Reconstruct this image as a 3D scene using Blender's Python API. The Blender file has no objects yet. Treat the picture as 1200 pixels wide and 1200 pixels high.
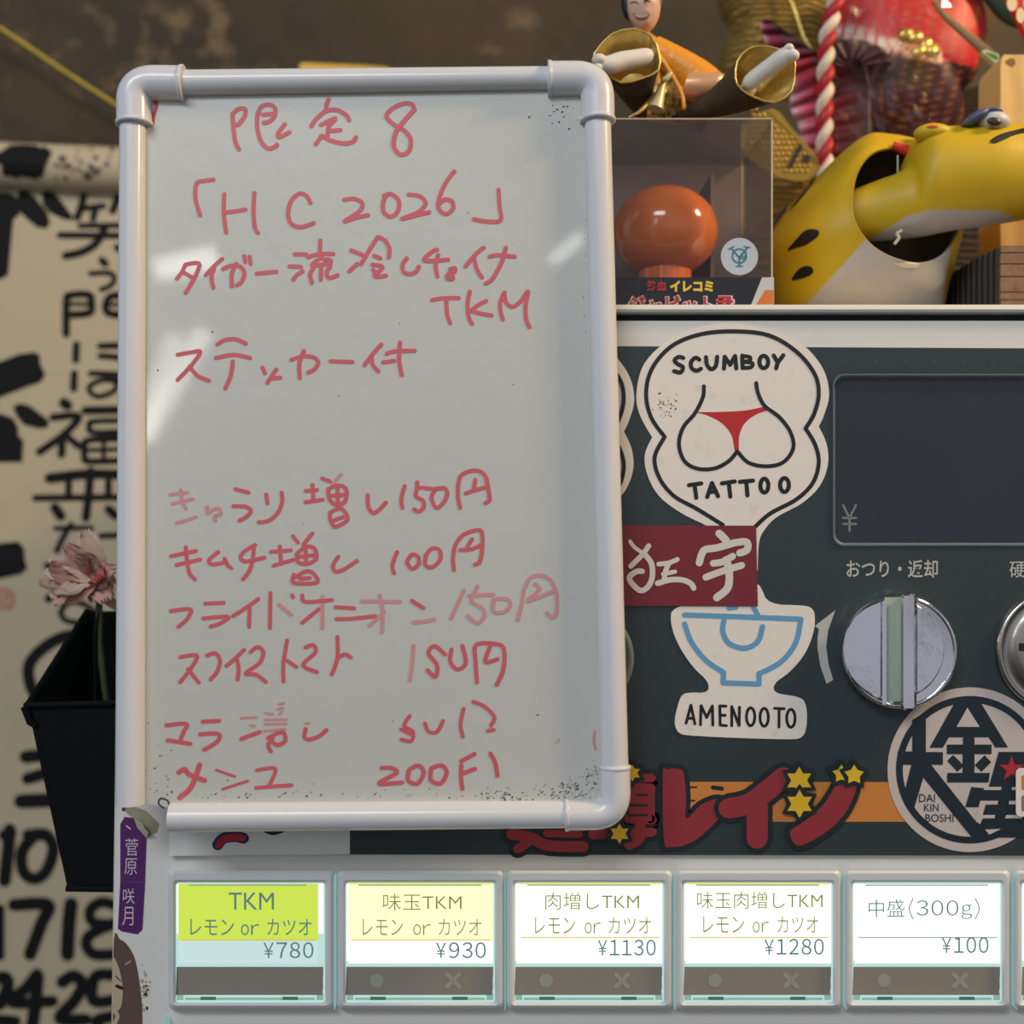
import bpy, math, random
from mathutils import Vector, Matrix
from mathutils.geometry import tessellate_polygon
from mathutils.bvhtree import BVHTree

S = bpy.context.scene
COL = S.collection
R = random.Random(7)
CAM = Vector((0.0, -0.45, 1.5))          # machine face is the plane y = 0, 3000 px of the photo to the metre there

def lin(c):
    c /= 255.0
    return c / 12.92 if c <= 0.04045 else ((c + 0.055) / 1.055) ** 2.4
def L3(rgb, k=1.0):
    return tuple(min(1.0, lin(c) * k) for c in rgb)

# ---------------------------------------------------------------- camera
cam_d = bpy.data.cameras.new('camera')
cam = bpy.data.objects.new('camera', cam_d); COL.objects.link(cam)
cam.location = CAM; cam.rotation_euler = (math.pi / 2, 0, 0)
cam_d.sensor_fit = 'HORIZONTAL'; cam_d.sensor_width = 36
cam_d.angle = 2 * math.atan(0.2 / 0.45)
cam_d.clip_start = 0.01; cam_d.clip_end = 50
cam_d.dof.use_dof = True; cam_d.dof.focus_distance = 0.445; cam_d.dof.aperture_fstop = 6.5
S.camera = cam

# ---------------------------------------------------------------- world, lights, exposure
W = bpy.data.worlds.new('world'); S.world = W; W.use_nodes = True
wn, wl = W.node_tree.nodes, W.node_tree.links
bg = wn['Background']
tc = wn.new('ShaderNodeTexCoord'); sx = wn.new('ShaderNodeSeparateXYZ'); cr = wn.new('ShaderNodeValToRGB')
mp = wn.new('ShaderNodeMapRange'); mp.inputs['From Min'].default_value = -1; mp.inputs['From Max'].default_value = 1
nz = wn.new('ShaderNodeTexNoise'); nz.inputs['Scale'].default_value = 4.5; nz.inputs['Detail'].default_value = 6
ad = wn.new('ShaderNodeMath'); ad.operation = 'MULTIPLY_ADD'; ad.inputs[1].default_value = 0.6; ad.inputs[2].default_value = -0.29
sm = wn.new('ShaderNodeMath'); sm.operation = 'ADD'
wl.new(tc.outputs['Generated'], sx.inputs[0]); wl.new(sx.outputs['Z'], mp.inputs['Value'])
wl.new(tc.outputs['Generated'], nz.inputs['Vector']); wl.new(nz.outputs['Fac'], ad.inputs[0])
wl.new(mp.outputs[0], sm.inputs[0]); wl.new(ad.outputs[0], sm.inputs[1]); wl.new(sm.outputs[0], cr.inputs['Fac'])
e = cr.color_ramp.elements
e[0].position = 0.22; e[0].color = (0.045, 0.05, 0.05, 1)
e[1].position = 0.95; e[1].color = (0.10, 0.105, 0.12, 1)
for p, c in ((0.42, (0.13, 0.12, 0.115, 1)), (0.50, (0.42, 0.42, 0.47, 1)), (0.62, (0.46, 0.48, 0.56, 1)), (0.78, (0.16, 0.17, 0.19, 1))):
    n = e.new(p); n.color = c
wl.new(cr.outputs['Color'], bg.inputs['Color']); bg.inputs['Strength'].default_value = 0.9

def area(name, loc, look, sx_, sy_, power, col):
    d = bpy.data.lights.new(name, 'AREA'); d.shape = 'RECTANGLE'; d.size = sx_; d.size_y = sy_; d.energy = power; d.color = col
    o = bpy.data.objects.new(name, d); COL.objects.link(o); o.location = loc
    o.rotation_euler = (Vector(look) - Vector(loc)).to_track_quat('-Z', 'Y').to_euler()
    return o
area('shop_tube_light', (-0.7, -1.5, 2.75), (0, 0, 1.45), 1.3, 0.35, 19, (0.90, 0.95, 1.0))
area('warm_counter_lamp', (0.85, -0.22, 2.15), (0.1, 0.05, 1.55), 0.16, 0.16, 8.5, (1.0, 0.70, 0.36))
def glint(px, py, dist, w, h, rad, turn):      # unseen lights added behind the viewer, shaped to put glints in the whiteboard
    n = Vector((0, -0.99842, 0.0562)); v = Vector(((px - 600) / 3000, 0.45, (600 - py) / 3000)); p = CAM + v * 0.96; v.normalize()
    o = area('glint_light', p + (v - n * 2 * v.dot(n)) * dist, p, w, h, math.pi * w * h * rad * 0.55, (1.0, 0.97, 0.9)); o.rotation_euler.rotate_axis('Z', turn)
glint(216, 303, 1.5, 0.10, 0.035, 26, 0.3); glint(203, 446, 1.5, 0.03, 0.20, 18, -0.45); glint(180, 455, 1.5, 0.03, 0.20, 14, -0.3); glint(664, 286, 1.7, 0.07, 0.018, 26, 0.7)
S.view_settings.view_transform = 'Standard'; S.view_settings.look = 'None'
S.view_settings.gamma = 1.0; S.view_settings.exposure = 0.0; S.view_settings.use_curve_mapping = False

# ---------------------------------------------------------------- helpers
def P(px, py, Y=0.0):
    s = (Y + 0.45) / 0.45 / 3000.0
    return Vector(((px - 600) * s, Y, 1.5 - (py - 600) * s))
def plane(Y):                                   # a plane facing the camera at depth Y
    return lambda px, py, off=0.0: P(px, py, Y - off)
def tilted(p0, p1):                             # a plane leaning about the x axis through two points
    d = (p1 - p0).normalized(); n = Vector((0, -d.z, d.y))
    if n.y > 0: n = -n
    def f(px, py, off=0.0):
        v = P(px, py) - CAM
        t = n.dot(p0 + n * off - CAM) / n.dot(v)
        return CAM + v * t
    f.n = n
    return f
def onto(mb, Y0=0.05):                          # the surface of a finished mesh, seen along the line of sight
    b = BVHTree.FromPolygons(mb.v, mb.f)
    def f(px, py, off=0.0):
        v = (P(px, py) - CAM).normalized()
        h = b.ray_cast(CAM, v)
        if h[0] is None: return P(px, py, Y0)
        return h[0] - v * off
    return f
def crop(ox, oy, k):                            # coordinates read in a zoomed crop -> photo pixels
    return lambda pts: [(ox + x * k, oy + y * k) for x, y in pts]
def cat(pts, closed=False, n=7):
    if len(pts) < 3: return list(pts)
    o = []; N = len(pts)
    for i in range(N if closed else N - 1):
        g = (lambda k: pts[k % N]) if closed else (lambda k: pts[max(0, min(N - 1, k))])
        a, b, c, d = g(i - 1), g(i), g(i + 1), g(i + 2)
        for j in range(n):
            t = j / n
            o.append(tuple(0.5 * (2 * b[k] + (c[k] - a[k]) * t + (2 * a[k] - 5 * b[k] + 4 * c[k] - d[k]) * t * t
                                  + (3 * b[k] - a[k] - 3 * c[k] + d[k]) * t ** 3) for k in range(len(b))))
    if not closed: o.append(tuple(pts[-1]))
    return o
def soft(pts, k=2, t=0.25):                     # round every corner a little
    for _ in range(k):
        o = []
        for i in range(len(pts)):
            p, q = pts[i], pts[(i + 1) % len(pts)]
            o += [(p[0] + (q[0] - p[0]) * t, p[1] + (q[1] - p[1]) * t), (p[0] + (q[0] - p[0]) * (1 - t), p[1] + (q[1] - p[1]) * (1 - t))]
        pts = o
    return pts
def circ(cx, cy, r, n=48, ry=None, a0=0, a1=2 * math.pi):
    ry = r if ry is None else ry
    full = abs(a1 - a0 - 2 * math.pi) < 1e-6
    m = n if full else n + 1
    return [(cx + r * math.cos(a0 + (a1 - a0) * i / n), cy + ry * math.sin(a0 + (a1 - a0) * i / n)) for i in range(m)]
def rrect(x0, y0, x1, y1, r, n=6):
    o = []
    for cx, cy, a in ((x1 - r, y1 - r, 0), (x0 + r, y1 - r, 90), (x0 + r, y0 + r, 180), (x1 - r, y0 + r, 270)):
        for i in range(n + 1):
            t = math.radians(a + 90 * i / n); o.append((cx + r * math.cos(t), cy + r * math.sin(t)))
    return o
def star(cx, cy, r, k=6, inner=0.6, rot=-90):
    return [(cx + (r if i % 2 == 0 else r * inner) * math.cos(math.radians(rot + 180 / k * i)),
             cy + (r if i % 2 == 0 else r * inner) * math.sin(math.radians(rot + 180 / k * i))) for i in range(2 * k)]

_fonts = {}
def glyphs(body, weight=0.0):
    cu = bpy.data.curves.new('t', 'FONT'); cu.body = body; cu.size = 1; cu.offset = weight; cu.resolution_u = 3
    ob = bpy.data.objects.new('t', cu); COL.objects.link(ob)
    bpy.context.view_layer.update()
    me = bpy.data.meshes.new_from_object(ob.evaluated_get(bpy.context.evaluated_depsgraph_get()))
    v = [(p.co.x, p.co.y) for p in me.vertices]; f = [tuple(p.vertices) for p in me.polygons if p.normal.z > -0.5]
    bpy.data.objects.remove(ob); bpy.data.curves.remove(cu); bpy.data.meshes.remove(me)
    return v, f

class MB:
    def __init__(s): s.v = []; s.f = []; s.m = []; s.s = []; s.c = None
    def add(s, vs, fs, mi=0, sm=False):
        b = len(s.v); s.v += [Vector(p) for p in vs]
        for f in fs: s.f.append(tuple(b + i for i in f)); s.m.append(mi); s.s.append(sm)
    def poly(s, surf, pts, off=0.0, t=0.0, mi=0, holes=()):
        loops = [list(pts)] + [list(h) for h in holes]
        flat = [p for l in loops for p in l]
        tr = tessellate_polygon([[Vector((x, -y, 0)) for x, y in l] for l in loops])
        s.add([surf(x, y, off + t) for x, y in flat], [tuple(q) for q in tr], mi)
        if t > 0:
            k = 0
            for l in loops:
                n = len(l)
                s.add([surf(x, y, off + t) for x, y in l] + [surf(x, y, off) for x, y in l],
                      [(i, (i + 1) % n, n + (i + 1) % n, n + i) for i in range(n)], mi)
    def grid_poly(s, surf, pts, off=0.0, mi=0):
        s.poly(surf, pts, off, 0, mi)
    def rib(s, surf, pts, w, off=0.0, mi=0, smooth=True, closed=False, caps=True, w1=None, n=7):
        if not smooth and not closed and 2 < len(pts) < 9:      # straight strokes meeting at sharp corners
            for i in range(len(pts) - 1): s.rib(surf, [pts[i], pts[i + 1]], w, off + i * 8e-6, mi, False, False, caps)
            return
        q = cat(pts, closed, n) if smooth else list(pts)
        if len(q) == 1: s.poly(surf, circ(q[0][0], q[0][1], w / 2, 14), off, 0, mi); return
        N = len(q); ring = []
        for i in range(N):
            a = q[(i - 1) % N] if (closed or i > 0) else q[i]
            b = q[(i + 1) % N] if (closed or i < N - 1) else q[i]
            dx, dy = b[0] - a[0], b[1] - a[1]; l = math.hypot(dx, dy) or 1
            ww = (w if w1 is None else w + (w1 - w) * i / max(1, N - 1)) / 2
            ring.append(((q[i][0] - dy / l * ww, q[i][1] + dx / l * ww), (q[i][0] + dy / l * ww, q[i][1] - dx / l * ww), ww))
        st = 1.5e-6
        vs = [surf(*ring[i][k], off + (0 if closed else i * st)) for i in range(N) for k in (0, 1)]
        kd = [N * st]
        fs = [(2 * i, 2 * i + 1, (2 * i + 3) % (2 * N), (2 * i + 2) % (2 * N)) for i in range(N if closed else N - 1)]
        s.add(vs, fs, mi)
        def disc(p, r): kd[0] += 4e-6; s.poly(surf, circ(p[0], p[1], r, 12), off + kd[0], 0, mi)
        if caps and not closed: disc(q[0], ring[0][2]); disc(q[-1], ring[-1][2])
        for i in range(0 if closed else 1, N if closed else N - 1):
            a, b, c = q[i - 1], q[i], q[(i + 1) % N]
            t = abs((math.atan2(c[1] - b[1], c[0] - b[0]) - math.atan2(b[1] - a[1], b[0] - a[0]) + math.pi) % (2 * math.pi) - math.pi)
            if t > 0.3: disc(b, ring[i][2])
    def text(s, surf, body, rect, off=0.0, mi=0, weight=0.0, slope=0.0):
        v, f = glyphs(body, weight)
        x0, x1 = min(p[0] for p in v), max(p[0] for p in v); y0, y1 = min(p[1] for p in v), max(p[1] for p in v)
        X0, Y0, X1, Y1 = rect
        s.add([surf(X0 + (p[0] - x0) / (x1 - x0) * (X1 - X0), Y1 - (p[1] - y0) / (y1 - y0) * (Y1 - Y0) + slope * (p[0] - x0) / (x1 - x0), off) for p in v], f, mi)
    def run(s, surf, body, rect, off=0.0, mi=0, weight=0.0):
        """full-width figures set one by one at an even pitch"""
        X0, Y0, X1, Y1 = rect; cell = (X1 - X0) / len(body); k = 0
        gs = [glyphs(ch, weight) for ch in body]; hh = max(max(p[1] for p in v) - min(p[1] for p in v) for v, f in gs); lo = min(min(p[1] for p in v) for v, f in gs)
        for i, (v, f) in enumerate(gs):
            x0, x1 = min(p[0] for p in v), max(p[0] for p in v); w = min(cell * .80, (x1 - x0) * (Y1 - Y0) / hh * 1.25); cx = X0 + cell * (i + .5)
            s.add([surf(cx + ((p[0] - x0) / (x1 - x0) - .5) * w, Y1 - (p[1] - lo) / hh * (Y1 - Y0), off) for p in v], f, mi)
    def box(s, x0, x1, y0, y1, z0, z1, mi=0, M_=None):
        p = [Vector((x, y, z)) for z in (z0, z1) for y in (y0, y1) for x in (x0, x1)]
        if M_: p = [M_ @ q for q in p]
        s.add(p, [(0, 1, 5, 4), (1, 3, 7, 5), (3, 2, 6, 7), (2, 0, 4, 6), (4, 5, 7, 6), (0, 2, 3, 1)], mi)
    def loft(s, rings, mi=0, c0=True, c1=True, sm=True, closed=True):
        n = len(rings[0]); vs = [p for r in rings for p in r]
        m = n if closed else n - 1
        fs = [(k * n + i, k * n + (i + 1) % n, (k + 1) * n + (i + 1) % n, (k + 1) * n + i) for k in range(len(rings) - 1) for i in range(m)]
        s.add(vs, fs, mi, sm)
        if c0: s.add(rings[0], [tuple(range(n))[::-1]], mi)
        if c1: s.add(rings[-1], [tuple(range(n))], mi)
    def tube(s, pts, r, n=12, mi=0, caps=True, sm=True, closed=False):
        pts = [Vector(p) for p in pts]; N = len(pts); up = None; rings = []
        for i, p in enumerate(pts):
            if closed: d = pts[(i + 1) % N] - pts[i - 1]
            else: d = pts[min(N - 1, i + 1)] - pts[max(0, i - 1)]
            d.normalize()
            if up is None: up = d.orthogonal().normalized()
            up = (up - d * up.dot(d)).normalized(); w = d.cross(up)
            rr = r[i] if isinstance(r, (list, tuple)) else r
            rings.append([p + (up * math.cos(2 * math.pi * k / n) + w * math.sin(2 * math.pi * k / n)) * rr for k in range(n)])
        if closed: rings.append(rings[0])
        s.loft(rings, mi, caps and not closed, caps and not closed, sm)
    def ball(s, c, rx, ry, rz, mi=0, n=24, m=14, Mx=None, f=None):
        rings = []
        for j in range(m + 1):
            t = math.pi * j / m
            r = []
            for i in range(n):
                a = 2 * math.pi * i / n
                q = Vector((rx * math.sin(t) * math.cos(a), ry * math.sin(t) * math.sin(a), rz * math.cos(t)))
                if f: q = f(q)
                if Mx: q = Mx @ q
                r.append(Vector(c) + q)
            rings.append(r)
        s.loft(rings, mi, False, False)
    def pillow(s, pts, Y, t, mi=0, k=7, smooth=True, back=True):
        """a padded plate: outline in photo pixels at depth Y, domed by t towards the viewer"""
        q = cat(pts, True, 5) if smooth else list(pts)
        cx = sum(p[0] for p in q) / len(q); cy = sum(p[1] for p in q) / len(q)
        rings = []
        if back: rings.append([P(x, y, Y) + Vector((0, t * 0.35, 0)) for x, y in q])
        for j in range(k + 1):
            a = 1 - (j / k) ** 1.6 if j < k else 0.02
            d = t * math.sqrt(max(0, 1 - a * a))
            rings.append([P(cx + (x - cx) * a, cy + (y - cy) * a, Y) - Vector((0, d, 0)) for x, y in q])
        s.loft(rings, mi, back, True)
    def build(s, name, mats, parent=None, origin=None, colour=None, label=None):
        me = bpy.data.meshes.new(name)
        if origin is None:
            if parent: origin = Vector(parent['_o'])
            else:
                xs = [p.x for p in s.v]; ys = [p.y for p in s.v]; zs = [p.z for p in s.v]
                origin = Vector(((min(xs) + max(xs)) / 2, (min(ys) + max(ys)) / 2, min(zs)))
        me.from_pydata([p - origin for p in s.v], [], s.f)
        me.polygons.foreach_set('material_index', s.m); me.polygons.foreach_set('use_smooth', s.s)
        for m_ in (mats if isinstance(mats, (list, tuple)) else [mats]): me.materials.append(m_)
        if colour:
            at = me.color_attributes.new('paint', 'FLOAT_COLOR', 'POINT')
            for i, p in enumerate(s.v): at.data[i].color = (*L3(colour(p), 1.0), 1)
        me.update()
        o = bpy.data.objects.new(name, me); COL.objects.link(o)
        if parent: o.parent = parent; o.location = origin - Vector(parent['_o'])
        else: o.location = origin
        o['_o'] = list(origin)
        if label: o['label'] = label
        return o
def tag(o, label, cat_, group=None):
    o['label'] = label; o['category'] = cat_
    if group: o['group'] = group
    return o
def empty(name, loc, label, cat_, group=None):
    o = bpy.data.objects.new(name, None); COL.objects.link(o); o.location = loc; o['_o'] = list(loc); o.empty_display_size = 0.02
    return tag(o, label, cat_, group)
def px_of(p):
    s = (p.y + 0.45) / 0.45 / 3000.0
    return 600 + p.x / s, 600 - (p.z - 1.5) / s

_m = {}
def M(name, rgb=(128, 128, 128), rough=0.5, metal=0.0, bump=None, var=None, emit=0.0, attr=False, k=1.0, spec=0.5, wave=None, coat=0.0):
    """rgb is the paint's own colour (sRGB); bump=(scale, strength), var=(scale, amount, rgb2): worn patches of a second colour"""
    if name in _m: return _m[name]
    m = bpy.data.materials.new(name); m.use_nodes = True; n = m.node_tree.nodes; l = m.node_tree.links
    b = n['Principled BSDF']; b.inputs['Roughness'].default_value = rough; b.inputs['Metallic'].default_value = metal
    b.inputs['Specular IOR Level'].default_value = spec; b.inputs['Coat Weight'].default_value = coat; b.inputs['Coat Roughness'].default_value = 0.045
    c = (*L3(rgb, k), 1); b.inputs['Base Color'].default_value = c
    tcn = n.new('ShaderNodeTexCoord'); src = None
    if attr:
        at = n.new('ShaderNodeAttribute'); at.attribute_name = 'paint'; src = at.outputs['Color']
    if var:
        t = n.new('ShaderNodeTexNoise'); t.inputs['Scale'].default_value = var[0]; t.inputs['Detail'].default_value = 6; t.inputs['Roughness'].default_value = 0.65
        rp = n.new('ShaderNodeValToRGB'); lo = var[3] if len(var) > 3 else 0.45
        rp.color_ramp.elements[0].position = lo; rp.color_ramp.elements[1].position = lo + 0.25
        mu = n.new('ShaderNodeMath'); mu.operation = 'MULTIPLY'; mu.inputs[1].default_value = var[1]
        mx = n.new('ShaderNodeMix'); mx.data_type = 'RGBA'
        l.new(tcn.outputs['Object'], t.inputs['Vector']); l.new(t.outputs['Fac'], rp.inputs[0]); l.new(rp.outputs[0], mu.inputs[0]); l.new(mu.outputs[0], mx.inputs['Factor'])
        if src: l.new(src, mx.inputs['A'])
        else: mx.inputs['A'].default_value = c
        mx.inputs['B'].default_value = (*L3(var[2], k), 1); src = mx.outputs['Result']
    if src: l.new(src, b.inputs['Base Color'])
    if bump or wave:
        bp = n.new('ShaderNodeBump'); bp.inputs['Distance'].default_value = 0.001
        if wave:
            t2 = n.new('ShaderNodeTexWave'); t2.inputs['Scale'].default_value = wave[0]; t2.inputs['Distortion'].default_value = wave[2] if len(wave) > 2 else 4
            t2.bands_direction = wave[3] if len(wave) > 3 else 'DIAGONAL'; bp.inputs['Strength'].default_value = wave[1]; bp.inputs['Distance'].default_value = 0.003; out = t2.outputs['Fac']
        else:
            t2 = n.new('ShaderNodeTexNoise'); t2.inputs['Scale'].default_value = bump[0]; t2.inputs['Detail'].default_value = 4; bp.inputs['Strength'].default_value = bump[1]; out = t2.outputs['Fac']
        l.new(tcn.outputs['Object'], t2.inputs['Vector']); l.new(out, bp.inputs['Height']); l.new(bp.outputs[0], b.inputs['Normal'])
    if emit:
        b.inputs['Emission Color'].default_value = (*L3(rgb), 1); b.inputs['Emission Strength'].default_value = emit
        b.inputs['Base Color'].default_value = (0.02, 0.02, 0.02, 1); b.inputs['Specular IOR Level'].default_value = 0.1
    _m[name] = m
    return m
def film(name, tint=(1, 1, 1), gloss=0.12, rough=0.05, bump=None, k=1.0):
    """clear plastic film: see-through with a faint sheen"""
    if name in _m: return _m[name]
    m = bpy.data.materials.new(name); m.use_nodes = True; n = m.node_tree.nodes; l = m.node_tree.links; n.clear()
    o = n.new('ShaderNodeOutputMaterial'); t = n.new('ShaderNodeBsdfTransparent'); t.inputs[0].default_value = (*tint, 1)
    g = n.new('ShaderNodeBsdfGlossy'); g.inputs['Roughness'].default_value = rough
    x = n.new('ShaderNodeMixShader'); fr = n.new('ShaderNodeFresnel'); fr.inputs[0].default_value = 1.45
    a = n.new('ShaderNodeMath'); a.operation = 'ADD'; a.inputs[1].default_value = gloss; a.use_clamp = True
    mk = n.new('ShaderNodeMath'); mk.operation = 'MULTIPLY'; mk.inputs[1].default_value = k; l.new(fr.outputs[0], mk.inputs[0]); l.new(mk.outputs[0], a.inputs[0]); l.new(a.outputs[0], x.inputs[0]); l.new(t.outputs[0], x.inputs[1]); l.new(g.outputs[0], x.inputs[2]); l.new(x.outputs[0], o.inputs[0])
    if bump:
        tn = n.new('ShaderNodeTexNoise'); tn.inputs['Scale'].default_value = bump[0]; b = n.new('ShaderNodeBump'); b.inputs['Strength'].default_value = bump[1]; b.inputs['Distance'].default_value = 0.001
        tcn = n.new('ShaderNodeTexCoord'); l.new(tcn.outputs['Object'], tn.inputs['Vector']); l.new(tn.outputs['Fac'], b.inputs['Height']); l.new(b.outputs[0], g.inputs['Normal']); l.new(b.outputs[0], fr.inputs['Normal'])
    _m[name] = m
    return m

def slab(mb, pts, Y0, Y1, mi=0, holes=(), back=True):
    """outline in photo pixels at depth Y0, pushed straight back to Y1"""
    loops = [list(pts)] + [list(h) for h in holes]; flat = [p for l in loops for p in l]
    tr = [tuple(q) for q in tessellate_polygon([[Vector((x, -y, 0)) for x, y in l] for l in loops])]
    d = Vector((0, Y1 - Y0, 0)); A = [P(x, y, Y0) for x, y in flat]
    mb.add(A, tr, mi)
    if back: mb.add([p + d for p in A], tr, mi)
    for l in loops:
        n = len(l); a = [P(x, y, Y0) for x, y in l]
        mb.add(a + [p + d for p in a], [(i, (i + 1) % n, n + (i + 1) % n, n + i) for i in range(n)], mi)

# ---------------------------------------------------------------- materials
PAINT = M('machine_paint', (228, 226, 219), 0.38, bump=(220, 0.05), var=(26, 0.25, (186, 176, 156), 0.62))
PANELM = M('panel_graphite', (50, 62, 64), 0.32, var=(30, 0.25, (60, 70, 72), 0.55))
PLASTIC = M('grey_plastic', (214, 219, 219), 0.42)
DARK = M('dark_gap', (22, 26, 25), 0.7)
CHROME = M('chrome', (225, 225, 228), 0.07, 1.0)
INKB = M('black_ink', (26, 28, 30), 0.5)
STW = M('sticker_white', (240, 232, 220), 0.42, var=(130, 0.45, (196, 172, 118), 0.58))
BOARDW = M('board_white', (199, 200, 192), 0.4, coat=0.7, bump=(110, 0.16))
PVC = M('frame_pvc', (218, 219, 221), 0.22, var=(60, 0.15, (196, 186, 170), 0.62))
REDINK = M('red_marker', (208, 94, 101), 0.5)
REDPALE = M('red_marker_worn', (208, 146, 146), 0.5)
PRED = M('printed_red', (150, 52, 58), 0.4)
PYEL = M('printed_yellow', (232, 190, 42), 0.4)
PDARK = M('printed_dark', (28, 42, 44), 0.4)
PORA = M('printed_orange', (214, 136, 62), 0.4)
PGREY = M('printed_grey', (190, 190, 184), 0.4)

# ---------------------------------------------------------------- structure
WALLM = M('stained_concrete', (76, 63, 44), 0.85, bump=(70, 0.5), var=(5, 0.95, (50, 45, 36), 0.40))
def wall_material():
    n = WALLM.node_tree.nodes; l = WALLM.node_tree.links; b = n['Principled BSDF']
    prev = b.inputs['Base Color'].links[0].from_socket
    t = n.new('ShaderNodeTexNoise'); t.inputs['Scale'].default_value = 55; t.inputs['Detail'].default_value = 8
    t3 = n.new('ShaderNodeTexNoise'); t3.inputs['Scale'].default_value = 6.5
    mu = n.new('ShaderNodeMath'); mu.operation = 'MULTIPLY'
    r = n.new('ShaderNodeValToRGB'); r.color_ramp.elements[0].position = 0.33; r.color_ramp.elements[1].position = 0.46
    mx = n.new('ShaderNodeMix'); mx.data_type = 'RGBA'; mx.inputs['B'].default_value = (*L3((112, 96, 70)), 1)
    tcn = n.new('ShaderNodeTexCoord')
    for q in (t, t3): l.new(tcn.outputs['Object'], q.inputs['Vector'])
    l.new(t.outputs['Fac'], mu.inputs[0]); l.new(t3.outputs['Fac'], mu.inputs[1]); l.new(mu.outputs[0], r.inputs[0])
    l.new(r.outputs[0], mx.inputs['Factor']); l.new(prev, mx.inputs['A']); l.new(mx.outputs['Result'], b.inputs['Base Color'])
wall_material()
def structure(o): o['kind'] = 'structure'; return o
b = MB(); b.box(-1.6, 1.6, 0.36, 0.44, 0, 2.6); structure(b.build('wall_back', WALLM))
b = MB(); b.box(-1.6, 1.6, -2.0, 0.44, -0.05, 0.0); structure(b.build('floor', M('floor_concrete', (84, 80, 74), 0.7, bump=(40, 0.3), var=(5, 0.5, (60, 58, 54)))))

# ---------------------------------------------------------------- ticket machine
mach = empty('ticket_machine', (0.1, 0.15, 0.0), 'white ticket vending machine with dark front panel and a row of lit meal buttons', 'ticket machine')
XL, XR, YB = P(139, 0).x, 0.40, 0.30; XS = -0.1568        # the left side leans very slightly outwards to the foot
F = plane(0.0)
b = MB(); r = 0.004
prof = [(XL, YB), (XL, r)] + [(XL + r - r * math.cos(a), r - r * math.sin(a)) for a in (0.4, 0.8, 1.2)] + [(XL + r, 0), (XR, 0), (XR, YB)]
zt = P(0, 376).z
b.loft([[Vector((x - (.0226 if x < .1 else 0), y, 0)) for x, y in prof], [Vector((x, y, zt)) for x, y in prof]], 0, True, True, False)
b.build('body', PAINT, mach)
b = MB(); b.box(XL + 0.004, XR - 0.004, 0.004, YB - 0.004, zt, P(0, 366).z, 0); b.build('seam', DARK, mach)
b = MB()
z0, z1 = P(0, 367).z, P(0, 357).z
pr = [(-0.002, z0), (-0.0028, z0 + 0.001), (-0.0024, z1 - 0.0010), (-0.001, z1 - 0.0002), (0.002, z1), (YB, z1), (YB, z0)]
b.loft([[Vector((x, y, z)) for y, z in pr] for x in (XL + 0.0012, XR + 0.001)], 0, True, True, False); b.build('top_lid', PAINT, mach)
TOP = z1

# dark front panel with its printing
PX0 = 198; PF = -0.0026
b = MB()
disp = rrect(976, 438, 1296, 640, 13)
slab(b, [(PX0, 403), (PX0, 1001), (1370, 1003), (1370, 409)], PF, 0.0, 0, [disp], back=False)
pn = plane(PF)
b.poly(pn, [(700, 916), (1370, 917), (1370, 963), (700, 963)], 0.00008, 0, 1)
for x in range(720, 1300, 34):                     # faint dotted grid in the print
    for y in range(424, 900, 34):
        if 970 < x and 430 < y < 650: continue
        b.poly(pn, circ(x, y, 2.4, 8), 0.00006, 0, 6)
c1, c2 = crop(580, 780, .35), crop(900, 780, .25)
def out(pts, w): b.rib(pn, pts, w, 0.00016, 2)
lz = [0.0]
def logo(polys, ribs):
    z = lz[0]; lz[0] += 0.00040
    for q in polys: b.rib(pn, q, 11, 0.00016 + z, 2, closed=True, n=4)
    for q, w in ribs: b.rib(pn, q, w + 11, 0.00016 + z, 2)
    for q in polys: b.poly(pn, cat(q, True, 4), 0.00040 + z, 0, 3)
    for q, w in ribs: b.rib(pn, q, w, 0.00040 + z, 3)
re_ = c1([(562, 362), (575, 347), (612, 345), (632, 362), (640, 440), (641, 512), (690, 466), (752, 447), (766, 490), (700, 562), (645, 598), (592, 607), (566, 585)])
ji = c2([(103, 792), (115, 765), (180, 722), (250, 662), (300, 590), (325, 548), (370, 552), (412, 556), (405, 606), (360, 695), (280, 775), (180, 835), (130, 840)])
logo([re_], []); logo([], [(c1([(782, 478), (850, 462), (912, 418), (965, 374)]), 24), (c1([(878, 470), (878, 578)]), 25)]); logo([ji], [])
lz[0] = 0.0
c3 = crop(590, 880, .15833)
logo([], [(c3([(105, 725), (160, 690), (215, 640)]), 11), (c3([(60, 615), (200, 640), (330, 700), (590, 708)]), 13), (c3([(320, 610), (560, 615)]), 9),
          (c3([(1010, 200), (1095, 200)]), 10), (c3([(930, 270), (1090, 275)]), 11), (c3([(930, 500), (1100, 510)]), 11), (c3([(660, 620), (1100, 600)]), 11),
          (c3([(1080, 300), (1085, 500)]), 12), (c3([(960, 300), (960, 480)]), 8), (c3([(1010, 560), (1000, 650), (930, 690)]), 13)])
b.poly(pn, c3([(930, 270), (1090, 270), (1100, 520), (930, 520)]), 0.00050, 0, 3)
for q in ([(990, 325), (1060, 325)], [(930, 400), (1060, 403)], [(930, 475), (1060, 475)], [(1060, 555), (1130, 550)]): b.rib(pn, c3(q), 2.4, 0.00056, 2)
for zi, (cx, cy, rr, k) in enumerate(((936.5, 914.5, 16, 6), (937, 942, 16.5, 6), (986, 907, 11, 5), (1001, 908, 12, 5), (726, 977, 12, 6), (741, 906, 10, 6))):
    b.poly(pn, star(cx, cy, rr + 7, k, 0.66), 0.00140 + zi * .00004, 0, 2); b.poly(pn, star(cx, cy, rr, k, 0.58), 0.00142 + zi * .00004, 0, 4)
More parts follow.
